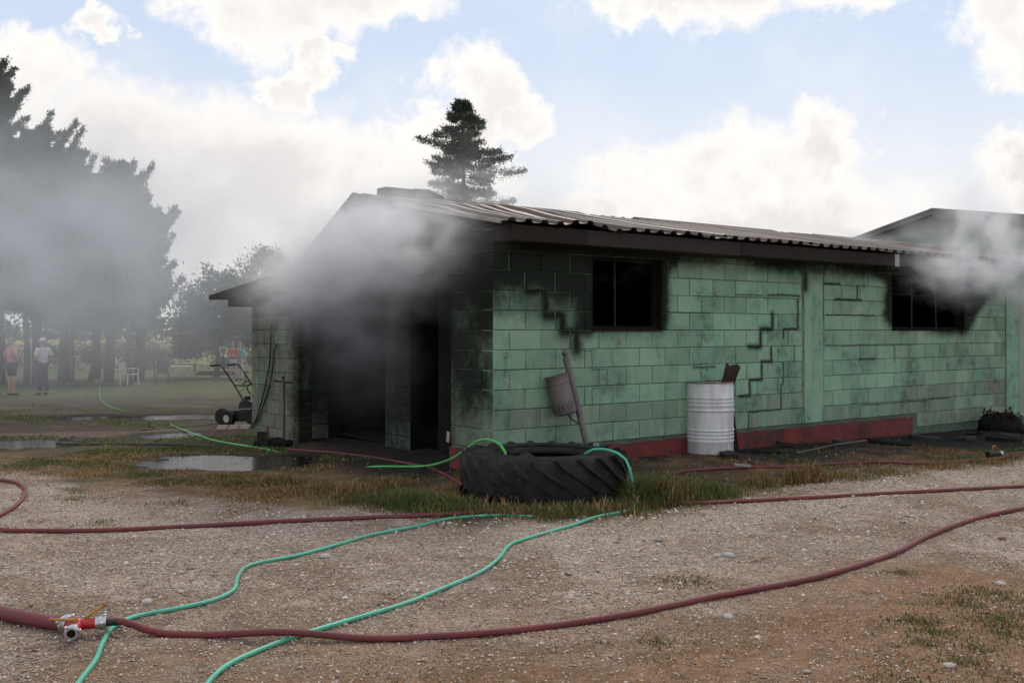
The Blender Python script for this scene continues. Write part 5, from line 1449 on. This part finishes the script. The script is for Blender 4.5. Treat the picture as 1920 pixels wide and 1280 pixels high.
def cypress(X, Y, H, label, seed, R=2.2, lean=(0, 0), bare=2.2, n_pl=90, taper=0.75, trunks=((0, 0),), name='conifer_tree', group='conifers in the smoke at the left'):
    """broad old cypress: many ascending feathery plumes round one stem"""
    rng = np.random.default_rng(seed)
    t = empty(name, (X, Y, gz(X, Y))); tag(t, label, 'tree', group)
    trunk_mesh([(0, 0, -0.3), (lean[0] * .25, lean[1] * .25, H * .3), (lean[0], lean[1], H * .93)], [0.24, 0.17, 0.02], t)
    Cs, Ds, Ls, Ws, Ts, Ns = [], [], [], [], [], []
    br = MB()
    for k in range(n_pl):
        u = (k + rng.random()) / n_pl
        z = bare + (H * 0.93 - bare) * u
        a = k * 2.39996 + rng.normal(0, .3)
        reach = R * (1 - u ** 1.5) ** taper * (rng.uniform(0.4, 1.0) if rng.random() < .7 else rng.uniform(1.2, 1.75)) * (0.55 + 0.45 * min(1, u * 6)) + 0.15
        rise = reach * rng.uniform(0.35, 1.15) * (0.45 + 0.8 * u)
        c0 = np.array([lean[0] * u, lean[1] * u, z])
        tt = np.linspace(0, 1, 6)
        P = c0[None] + np.stack([np.cos(a) * reach * tt, np.sin(a) * reach * tt, rise * tt ** 1.7 - 0.05 * reach * np.sin(tt * 3)], -1)
        br.tube([tuple(q) for q in P], [0.035 * (1 - .85 * q) for q in tt], 4, cap=False)
        m = int(200 * reach + 60)
        s_ = rng.uniform(0.05, 1.0, m)
        base = np.stack([np.interp(s_, tt, P[:, i]) for i in range(3)], -1)
        fwd = unit(P[-1] - P[-3])
        thick = 0.30 * (1 - s_) ** 0.9 + 0.02
        offs = rng.normal(0, 1, (m, 3)) * np.array([1, 1, .7]); offs = unit(offs) * (thick * rng.random(m) ** .5)[:, None]
        base = base + offs
        for j in range(3):
            d = unit(fwd[None] * 0.9 + unit(offs) * 0.8 + rng.normal(0, .4, (m, 3)) + np.array([0, 0, .35]))
            c = base + rng.normal(0, .05, (m, 3))
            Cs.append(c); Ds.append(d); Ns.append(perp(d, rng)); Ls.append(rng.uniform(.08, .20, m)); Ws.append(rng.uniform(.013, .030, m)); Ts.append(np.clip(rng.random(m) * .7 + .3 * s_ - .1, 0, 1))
    br.build('branches', M['bark'], t, fix=False)
    v, f, ti = leaf_quads(np.concatenate(Cs), np.concatenate(Ds), np.concatenate(Ns), np.concatenate(Ls), np.concatenate(Ws), np.concatenate(Ts))
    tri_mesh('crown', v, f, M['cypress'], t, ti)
    return t

def broadleaf(X, Y, blobs, label, seed, trunk_h=1.8, leaf=(0.10, 0.2), dens=420, mat='broadleaf', stem=True, cat='tree', name='broadleaf_tree', group=None, trad=0.16):
    rng = np.random.default_rng(seed)
    z0 = gz(X, Y)
    t = empty(name, (X, Y, z0)); tag(t, label, cat, group)
    if stem:
        trunk_mesh([(0, 0, -0.2), (0.1, 0, trunk_h * .6), (0.0, 0, trunk_h)], [trad, trad * .7, trad * .5], t)
        br = MB()
        for (bx, by, bz, br_) in blobs:
            br.tube(spline([(0, 0, trunk_h * .8), (bx * .5, by * .5, (trunk_h + bz) * .52), (bx, by, bz)], .4), 0.035, 5, cap=False)
        br.build('limbs', M['bark'], t, fix=False)
    Cs, Ts, Ds = [], [], []
    for (bx, by, bz, rr) in blobs:
        # leaf clumps on the shell of each bough
        ncl = int(14 * rr * rr + 8)
        cl = unit(rng.normal(size=(ncl, 3))) * rr * rng.uniform(.45, 1.08, (ncl, 1)) * np.array([1, 1, .82])
        for c in cl:
            m = int(dens / 14)
            p = c + rng.normal(0, .20 * rr ** .5, (m, 3)) + np.array([bx, by, bz])
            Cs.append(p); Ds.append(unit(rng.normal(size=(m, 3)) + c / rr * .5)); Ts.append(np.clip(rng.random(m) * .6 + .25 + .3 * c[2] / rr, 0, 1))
    C = np.concatenate(Cs); D = np.concatenate(Ds); Tn = np.concatenate(Ts); n = len(C)
    v, f, ti = leaf_quads(C, D, perp(D, rng), rng.uniform(leaf[0], leaf[1], n), rng.uniform(leaf[0] * .3, leaf[1] * .32, n), Tn)
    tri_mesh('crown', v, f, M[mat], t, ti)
    return t

# fir behind the roof
p = at(868, 187, 30.0)
fir(p.x, 30.0, p.z - gz(p.x, 30.0), 'lone dark fir rising behind the roof ridge', 11, width=0.30)
# smoke-veiled conifers at the left
def cyp_at(px_top, py_top, Z, base_dx, **kw):
    p = at(px_top, py_top, Z); X = p.x + base_dx
    cypress(X, Z, p.z - gz(X, Z), lean=(-base_dx, 0), **kw)
cyp_at(-14, 70, 40.0, 0.3, label='tallest dark conifer cut by the left edge of the picture', seed=1, R=2.3, bare=3.0, n_pl=110)
cyp_at(58, 225, 41.0, 0.3, label='second conifer from the left with a broad ragged top', seed=2, R=2.5, bare=2.6, n_pl=100, taper=.6)
cyp_at(130, 262, 42.0, 0.0, label='conifer with twin upright plumes in the middle of the group', seed=3, R=2.3, bare=2.4, n_pl=95, taper=.6)
cyp_at(230, 285, 41.0, -0.6, label='conifer whose pointed tip leans to the right', seed=4, R=2.1, bare=2.4, n_pl=100, taper=.62)
cyp_at(278, 375, 42.5, -0.4, label='shortest conifer at the right end of the group', seed=5, R=1.35, bare=2.2, n_pl=80, taper=.5)
cyp_at(180, 330, 46.0, 0.0, label='conifer filling the gap behind the leaning one', seed=6, R=2.4, bare=2.2, n_pl=80, taper=.5)
cyp_at(-120, 150, 42.0, 0.0, label='conifer standing just outside the left edge', seed=8, R=2.6, bare=2.8, n_pl=90)
# bare trunks of slim trees under that canopy
for (bx, by, tx, ty, lab) in ((113, 724, 116, 560, 'upright grey trunk right of the man in white'), (137, 725, 122, 560, 'thin trunk leaning left beneath the conifers'), (168, 716, 190, 590, 'dark trunk leaning right beneath the conifers'), (50, 722, 46, 560, 'trunk between the two standing men'), (242, 722, 238, 590, 'thick trunk behind the white garden chairs')):
    b = cast(bx, by); q = at(tx, ty, b.y)
    t = empty('slim_tree', b); tag(t, lab, 'tree', 'slim trunks beneath the conifers')
    d = q - b
    trunk_mesh([(0, 0, -0.2), tuple(d * .5 + Vector((0.06, 0, 0))), tuple(d)], [0.15, 0.11, 0.08] if 'thin' not in lab else [0.10, 0.07, 0.05], t)
    rng = np.random.default_rng(bx)
    n = 1400
    C = np.array(d) + np.array([0, 0, .6]) + rng.normal(0, 1, (n, 3)) * np.array([.9, .9, .7]); D = unit(rng.normal(size=(n, 3)))
    v, f, ti = leaf_quads(C, D, perp(D, rng), rng.uniform(.12, .26, n), rng.uniform(.02, .05, n), rng.random(n))
    tri_mesh('crown', v, f, M['cypress'], t, ti)
# broadleaf trees by the lean-to
p = cast(400, 712)
Zb = 48.0
q = at(405, 690, Zb)
broadleaf(q.x, Zb, [(-.9, 0, 2.0, 1.1), (.5, -.3, 2.2, 1.2), (-.2, 0, 3.5, 1.3), (1.0, .2, 3.7, 1.15), (-1.1, .3, 3.2, .9), (.3, -.5, 4.5, 0.95), (1.8, 0, 2.6, 1.1), (1.7, 0, 4.3, .9), (-1.5, 0, 1.5, .6), (2.4, 0, 3.4, .9)], 'round dark broadleaf tree left of the lean-to roof', 21, 1.6, dens=1300, leaf=(0.11, 0.22))
q = at(492, 690, 58.0)
broadleaf(q.x, 58.0, [(0, 0, 5.6, 1.5), (-.8, 0, 4.2, 1.5), (1.2, 0, 4.3, 1.5), (.4, 0, 6.5, 0.9), (1.3, 0, 6.1, .7), (0, 0, 2.6, 1.8)], 'taller pale broadleaf tree just above the lean-to eave', 22, 1.8, dens=900)
# shrubs along the far side of the lawn
hs = [(-31, 60), (-28.4, 61), (-26, 60), (-23.6, 62), (-21.4, 60.5), (-18.6, 63), (-16.9, 65), (-14.8, 66), (-34, 61)]
hl = ['far shrub at the left end of the hedge row', 'far shrub behind the man in pink', 'far shrub behind the man in white', 'far olive shrub behind the upright trunk', 'far shrub behind the white chairs', 'far shrub left of the yellow field gap', 'far low shrub in the field gap', 'far shrub beside the broadleaf tree', 'far shrub beyond the left picture edge']
for k, ((x, y), lab) in enumerate(zip(hs, hl)):
    rg = random.Random(k)
    b = [(rg.uniform(-1, 1), rg.uniform(-.5, .5), rg.uniform(.4, 1.3), rg.uniform(.6, 1.05)) for _ in range(4)]
    if 'low' in lab: b = [(a, c, .4, .45) for a, c, d, e in b]
    broadleaf(x, y, b, lab, 40 + k, dens=330, mat='hedge', stem=False, cat='shrub', name='far_shrub', group='shrubs along the far side of the lawn', leaf=(.10, .22))
# a far line of woodland under the horizon
def far_wood():
    rng = np.random.default_rng(9); n = 9000
    X = rng.uniform(-150, 150, n); Y = rng.uniform(150, 175, n)
    H = 2.0 + 3.2 * fbm(X * .06, Y * .0 + 3, 3)
    Z = ground(X, Y) + rng.random(n) * H
    C = np.stack([X, Y, Z], -1); D = unit(rng.normal(size=(n, 3)))
    v, f, ti = leaf_quads(C, D, perp(D, rng), rng.uniform(.8, 1.6, n), rng.uniform(.3, .6, n), rng.random(n))
    o = tri_mesh('far_woodland', v, f, M['hedge'], None, ti); tag(o, 'far belt of woodland behind the dry field', 'woodland', kind='stuff')
far_wood()

# ------------------------------------------------------------------ people
def skin_mesh(name, nodes, edges, mat, parent, sub=2, root=0):
    me = bpy.data.meshes.new(name)
    me.from_pydata([n[0] for n in nodes], edges, [])
    o = bpy.data.objects.new(name, me); COL.objects.link(o)
    sk = o.modifiers.new('skin', 'SKIN'); sk.use_smooth_shade = True
    if not me.skin_vertices: me.skin_vertices.new()
    for i, n in enumerate(nodes):
        r = n[1]; me.skin_vertices[0].data[i].radius = (r, r) if not hasattr(r, '__len__') else r
        me.skin_vertices[0].data[i].use_root = (i == root)
    sb = o.modifiers.new('sub', 'SUBSURF'); sb.levels = sub; sb.render_levels = sub
    bpy.context.view_layer.update()
    dg = bpy.context.evaluated_depsgraph_get()
    m2 = bpy.data.meshes.new_from_object(o.evaluated_get(dg))
    bpy.data.objects.remove(o)
    m2.name = name; m2.materials.clear(); m2.materials.append(mat)
    m2.polygons.foreach_set('use_smooth', [True] * len(m2.polygons))
    return link(bpy.data.objects.new(name, m2), parent)

def person(px, py, H, rz, label, shirt, lower, shorts=False, cap=None, hair=(0.10, 0.07, 0.05), arms='down', shoe=(0.03, 0.03, 0.035), group='bystanders on the lawn', pos=None, belly=1.0):
    p = Vector(pos) if pos else cast(px, py)
    k = H / 1.75
    t = empty('person', (p.x, p.y, gz(p.x, p.y)), rz); t.scale = (k, k, k)
    tag(t, label, 'person', group)
    # figure faces -y; joints in metres for 1.75 m
    hipL, hipR = (0.09, 0, .92), (-0.09, 0, .92)
    kneL, kneR = (0.105, -0.02, .50), (-0.115, 0.0, .50)
    ankL, ankR = (0.11, 0.02, .08), (-0.13, 0.04, .08)
    if arms == 'down':
        eL, wL = (0.27, 0.03, 1.13), (0.27, -0.06, .88)
        eR, wR = (-0.27, 0.03, 1.13), (-0.26, -0.06, .88)
    elif arms == 'folded':
        eL, wL = (0.26, -0.03, 1.14), (0.05, -0.20, 1.16)
        eR, wR = (-0.26, -0.03, 1.14), (-0.05, -0.21, 1.12)
    elif arms == 'hip':
        eL, wL = (0.31, 0.06, 1.16), (0.20, -0.12, 1.02)
        eR, wR = (-0.31, 0.06, 1.16), (-0.20, -0.12, 1.0)
    sL, sR = (0.175, 0, 1.41), (-0.175, 0, 1.41)
    N = [((0, 0, .95), (.125, .095)), ((0, -.01 * belly, 1.12), (.125, .10)), ((0, 0, 1.32), (.145, .10)), ((0, .005, 1.46), (.06, .055)), ((0, -.005, 1.53), (.05, .05)), ((0, -.02, 1.60), (.068, .082)), ((0, -.015, 1.68), (.076, .092)), ((0, -.01, 1.735), (.045, .055)),
         (sL, .058), (eL, .042), (wL, .029), (sR, .058), (eR, .042), (wR, .029),
         (hipL, .085), (kneL, .056), (ankL, .038), ((ankL[0] + .01, -.13, .035), (.042, .03)), (hipR, .085), (kneR, .056), (ankR, .038), ((ankR[0] - .01, -.10, .035), (.042, .03))]
    E = [(0, 1), (1, 2), (2, 3), (3, 4), (4, 5), (5, 6), (6, 7), (2, 8), (8, 9), (9, 10), (2, 11), (11, 12), (12, 13), (0, 14), (14, 15), (15, 16), (16, 17), (0, 18), (18, 19), (19, 20), (20, 21)]
    # hands: palm and five unequal, slightly bent fingers
    for (w, e, i0, sgn) in ((wL, eL, 10, 1), (wR, eR, 13, -1)):
        d = (Vector(w) - Vector(e)).normalized(); side = d.cross(Vector((sgn, 0, 0.15))).normalized()
        inn = d.cross(side).normalized()
        pl = Vector(w) + d * .055
        N.append((tuple(pl), (.022, .034))); ip = len(N) - 1; E.append((i0, ip))
        for q, L in enumerate((.062, .074, .07, .055)):
            f0 = pl + side * (.026 - .0175 * q) + d * .028; f1 = f0 + d * L * .55; f2 = f1 + (d * .8 + inn * .5) * L * .5
            n0 = len(N); N += [(tuple(f0), .009), (tuple(f1), .0085), (tuple(f2), .0075)]; E += [(ip, n0), (n0, n0 + 1), (n0 + 1, n0 + 2)]
        f0 = Vector(w) + d * .02 + side * .03; f1 = f0 + (d * .6 + side * .6) * .04; f2 = f1 + d * .03
        n0 = len(N); N += [(tuple(f0), .011), (tuple(f1), .0095), (tuple(f2), .008)]; E += [(i0, n0), (n0, n0 + 1), (n0 + 1, n0 + 2)]
    body = skin_mesh('body', N, E, M['skin'], t, 1)
    # face: nose, eyes, ears, mouth
    MB().prism([(-.105, 1.63), (-.128, 1.615), (-.104, 1.605)], -.014, .014, 'yz').build('nose', M['skin'], body)
    for s_ in (-1, 1):
        MB().ball((s_ * .03, -.098, 1.645), .011, 6).build('eye', M['black_steel'], body)
        MB().ball((s_ * .078, 0, 1.63), .03, 6, (.4, .7, 1)).build('ear', M['skin'], body)
    MB().box(-.025, .025, -.104, -.096, 1.573, 1.58).build('mouth', M['knob'], body)
    mh = material('hair', hair, .8, var=.3, scale=30)
    if cap is None:
        mb = MB().ball((0, .012, 1.69), .098, 10, (.86, 1.04, .86)); mb.v = [(a, b, c) for a, b, c in mb.v]
        h = mb; keepf = [f for f in h.f if sum(h.v[i][2] for i in f) / len(f) > 1.645 + 0.5 * max(0, -sum(h.v[i][1] for i in f) / len(f) - .01)]
        h.f = keepf; h.build('hair', mh, t, smooth='all', fix=False)
    else:
        mc = material('cap_cloth', cap, .8, var=.06)
        mb = MB().ball((0, 0, 1.70), .102, 10, (.88, 1.02, .78)); mb.f = [f for f in mb.f if sum(mb.v[i][2] for i in f) / len(f) > 1.685]
        cp = mb.build('cap', mc, t, smooth='all', fix=False)
        MB().prism([(-.07, -.08), (-.06, -.17), (0, -.20), (.06, -.17), (.07, -.08)], 1.688, 1.70, 'xy').build('visor', mc, cp)
        mb = MB().ball((0, .015, 1.665), .092, 10, (.86, 1.0, .7)); mb.f = [f for f in mb.f if sum(mb.v[i][1] for i in f) / len(f) > .02]
        mb.build('hair', mh, t, smooth='all', fix=False)
    ms = material('shirt_cloth', shirt, .9, var=.10, scale=9, bump=.3, bscale=25)
    mid = lambda a, b, u: tuple(Vector(a).lerp(Vector(b), u))
    Ns = [((0, 0, .90), (.148, .118)), ((0, -.012 * belly, 1.10), (.148 * (.9 + .1 * belly), .122 * belly)), ((0, 0, 1.32), (.165, .125)), ((0, .005, 1.44), (.085, .07)), (sL, .076), (mid(sL, eL, .55), .066), (mid(sL, eL, .85), .062), (sR, .076), (mid(sR, eR, .55), .066), (mid(sR, eR, .85), .062)]
    skin_mesh('shirt', Ns, [(0, 1), (1, 2), (2, 3), (2, 4), (4, 5), (5, 6), (2, 7), (7, 8), (8, 9)], ms, t, 2)
    ml = material('trouser_cloth', lower, .9, var=.12, scale=9)
    end = .48 if shorts else .09
    def leg(h, kn, an):
        if shorts: return [(h, .10), (mid(h, kn, .85), .095)]
        return [(h, .098), (kn, .076), (mid(kn, an, .95), .062)]
    L_, R_ = leg(hipL, kneL, ankL), leg(hipR, kneR, ankR)
    Nt = [((0, 0, .98), (.14, .11))] + L_ + R_
    a = len(L_)
    Et = [(0, 1)] + [(i, i + 1) for i in range(1, a)] + [(0, a + 1)] + [(a + i, a + i + 1) for i in range(1, a)]
    skin_mesh('shorts' if shorts else 'trousers', Nt, Et, ml, t, 2)
    mo = material('shoe_leather', shoe, .7)
    for an, s_ in ((ankL, .01), (ankR, -.01)):
        mb = MB().ball((an[0] + s_, -.04, .045), .05, 8, (.95, 2.5, 1.05)); mb.v = [(a_, b_ , max(c_, 0.002)) for a_, b_, c_ in mb.v]; mb.build('shoe', mo, t, smooth='all')
    return t
person(22, 741, 1.76, 2.6, 'man in a pink shirt and dark shorts seen from behind', (0.52, 0.20, 0.22), (0.03, 0.035, 0.045), True, None, (0.22, 0.19, 0.16), 'hip', belly=1.25)
person(80, 740, 1.76, 1.1 - math.pi, 'man in a white cap, white shirt and dark trousers', (0.58, 0.59, 0.64), (0.035, 0.042, 0.062), False, (0.75, 0.73, 0.72), (0.2, 0.18, 0.16), 'hip')
person(437, 714, 1.68, 0.35, 'person in a dark red shirt and pale shorts with folded arms', (0.36, 0.06, 0.05), (0.42, 0.40, 0.42), True, None, (0.26, 0.10, 0.05), 'folded', shoe=(.06, .06, .12))
person(450, 713, 1.66, -0.4, 'person in a teal shirt beside the one in red', (0.05, 0.40, 0.42), (0.45, 0.44, 0.46), False, None, (0.30, 0.12, 0.06), 'folded')

# ------------------------------------------------------------------ smoke: real volumes of air full of soot
def smoke(label, centre, radii, density, rz=A, colour=(0.72, 0.74, 0.78), scale=1.2, cut=(0.40, 0.66), inner=0.25, warp=0.5, aniso=0.35, step=0.5, tilt=(0, 0), detail=3.0, floor_=0.0, flow=(1, 0.6, 1.2)):
    bm = bmesh.new(); bmesh.ops.create_icosphere(bm, subdivisions=3, radius=1.0)
    me = bpy.data.meshes.new('smoke'); bm.to_mesh(me); bm.free()
    m = bpy.data.materials.new('smoke'); m.use_nodes = True
    T = NT(m.node_tree); T.n.clear()
    out = T.node('ShaderNodeOutputMaterial'); pv = T.node('ShaderNodeVolumePrincipled')
    T.l.new(pv.outputs[0], out.inputs['Volume'])
    tc = T.node('ShaderNodeTexCoord'); geo = T.node('ShaderNodeNewGeometry')
    p = tc.outputs['Object']
    w = T.vec('MULTIPLY', p, (radii[0] * flow[0], radii[1] * flow[1], radii[2] * flow[2]))
    w = T.vec('ADD', w, (centre[0], centre[1], 0))
    n1 = T.noise(w, scale, min(detail, 2.0), 0.6, 0.0)
    ln = T.vec('LENGTH', p)
    l2 = T.math('ADD', ln, T.math('MULTIPLY', T.math('SUBTRACT', n1.outputs['Fac'], 0.5), warp))
    fall = T.range(l2, inner, 1.0, 1.0, 0.0)
    fall = T.math('MULTIPLY', T.math('MULTIPLY', fall, fall), T.range(ln, 0.7, 1.0, 1.0, 0.0))
    wis = T.math('MAXIMUM', T.range(n1.outputs['Fac'], cut[0], cut[1]), floor_)
    n2 = T.noise(w, scale * 3.2, 1.0, 0.6, 0.0)
    wis = T.math('MULTIPLY', wis, T.range(n2.outputs['Fac'], 0.34, 0.66, 0.55, 1.35, smooth=False))
    d = T.math('MULTIPLY', T.math('MULTIPLY', fall, wis), density)
    T.put(pv.inputs['Density'], d)
    pv.inputs['Color'].default_value = tuple(colour) + (1,)
    pv.inputs['Anisotropy'].default_value = aniso
    m.cycles.volume_step_rate = step * 1.35
    me.materials.append(m)
    o = link(bpy.data.objects.new('smoke', me))
    o.location = centre; o.scale = radii; o.rotation_euler = (tilt[0], tilt[1], rz)
    tag(o, label, 'smoke', kind='stuff')
    return o
GREY = (0.72, 0.74, 0.78)
WHITE = (0.96, 0.975, 0.99)
# thick pale plume rolling out under the gable
smoke('dense pale smoke rolling out under the gable roof', to_world(-0.72, 1.35, 2.36), (0.85, 2.9, 1.0), 7.0, inner=0.0, cut=(0.30, 0.66), scale=1.9, warp=0.95, tilt=(-0.04, 0), step=0.22, detail=5, colour=WHITE)
smoke('pale smoke sinking over the lean-to eave', to_world(-0.75, 2.9, 2.15), (0.9, 2.4, 1.1), 3.4, inner=0.0, cut=(0.32, 0.66), scale=1.5, warp=0.9, step=0.28, detail=4, colour=WHITE)
smoke('grey smoke hanging before the porch opening', to_world(-0.40, 2.0, 1.75), (0.65, 2.8, 1.35), 1.6, inner=0.0, cut=(0.32, 0.64), scale=1.3, warp=0.8, step=0.35, colour=GREY, detail=4)
smoke('grey fumes hanging in the dark porch', to_world(-0.05, 2.6, 1.1), (0.6, 2.2, 1.35), 0.55, inner=0.1, scale=0.9, warp=0.6, step=0.6, floor_=0.3, colour=(0.55, 0.56, 0.60))
# drift over the left yard and conifers
smoke('broad grey smoke drifting over the conifers at left', (-10.4, 22.5, 3.4), (9.8, 7.5, 5.6), 0.55, rz=0.25, inner=0.0, scale=0.36, warp=0.85, cut=(0.32, 0.68), step=0.4, floor_=0.2, detail=5, colour=(0.78, 0.81, 0.86), flow=(.85, 1, 1.0))
smoke('low grey smoke creeping over the yard at left', (-9.5, 24.0, 0.7), (8.5, 7.0, 2.3), 0.075, rz=0.2, inner=0.0, scale=0.3, warp=0.5, cut=(0.28, 0.62), step=0.7, floor_=0.4, detail=3, colour=(0.55, 0.56, 0.57), flow=(.7, 1, 1.2))
smoke('thin smoke bridging the lean-to roof and the yard', to_world(-0.6, 7.6, 3.1), (2.3, 5.2, 2.2), 0.30, inner=0.0, scale=0.5, warp=0.8, step=0.5, floor_=0.15, colour=GREY, detail=4)
# smoke from the right window climbing past the eave
smoke('white smoke pouring from the right window under the eave', to_world(7.6, -0.66, 2.30), (2.2, 0.55, 0.75), 5.5, inner=0.0, scale=2.0, warp=1.0, cut=(0.36, 0.64), step=0.3, detail=5, colour=WHITE, flow=(.7, 1, 1.1))
smoke('white smoke trailing right past the eave', to_world(9.5, -0.7, 2.25), (2.5, 0.6, 0.9), 4.2, inner=0.0, scale=1.6, warp=1.0, cut=(0.36, 0.64), step=0.3, detail=5, colour=WHITE, flow=(.8, 1, 1))
smoke('white smoke column climbing above the right eave', to_world(8.4, -0.55, 2.95), (1.9, 0.65, 1.35), 4.5, inner=0.0, scale=1.8, warp=1.0, cut=(0.38, 0.66), step=0.3, detail=5, colour=WHITE, flow=(1, 1, .7), tilt=(0, 0.35))
# thin fumes leaking through the roof
smoke('thin smoke leaking along the ridge before the fir', to_world(2.6, 3.4, 3.3), (4.2, 1.1, 0.8), 2.0, inner=0.0, scale=1.4, warp=0.8, step=0.4, colour=WHITE, detail=4, flow=(.5, 1, 1.2))
smoke('faint haze standing behind the roof before the fir', (-1.0, 24.0, 4.2), (7.0, 4.0, 3.6), 0.10, rz=0.0, inner=0.0, scale=0.4, warp=0.5, cut=(0.25, 0.6), step=0.8, floor_=0.4, detail=2, colour=(0.93, 0.94, 0.96))
smoke('faint smoke veil over the far roof', to_world(9.0, 2.0, 3.2), (5.0, 1.3, 0.8), 0.9, inner=0.0, scale=1.0, warp=0.8, step=0.4, colour=WHITE, detail=4, flow=(.5, 1, 1.2))
smoke('faint wisp drifting out of the left window', to_world(1.25, -0.30, 2.12), (1.0, 0.26, 0.32), 1.3, inner=0.0, scale=2.4, warp=0.8, cut=(0.42, 0.7), step=0.4, colour=GREY, flow=(.6, 1, 1))
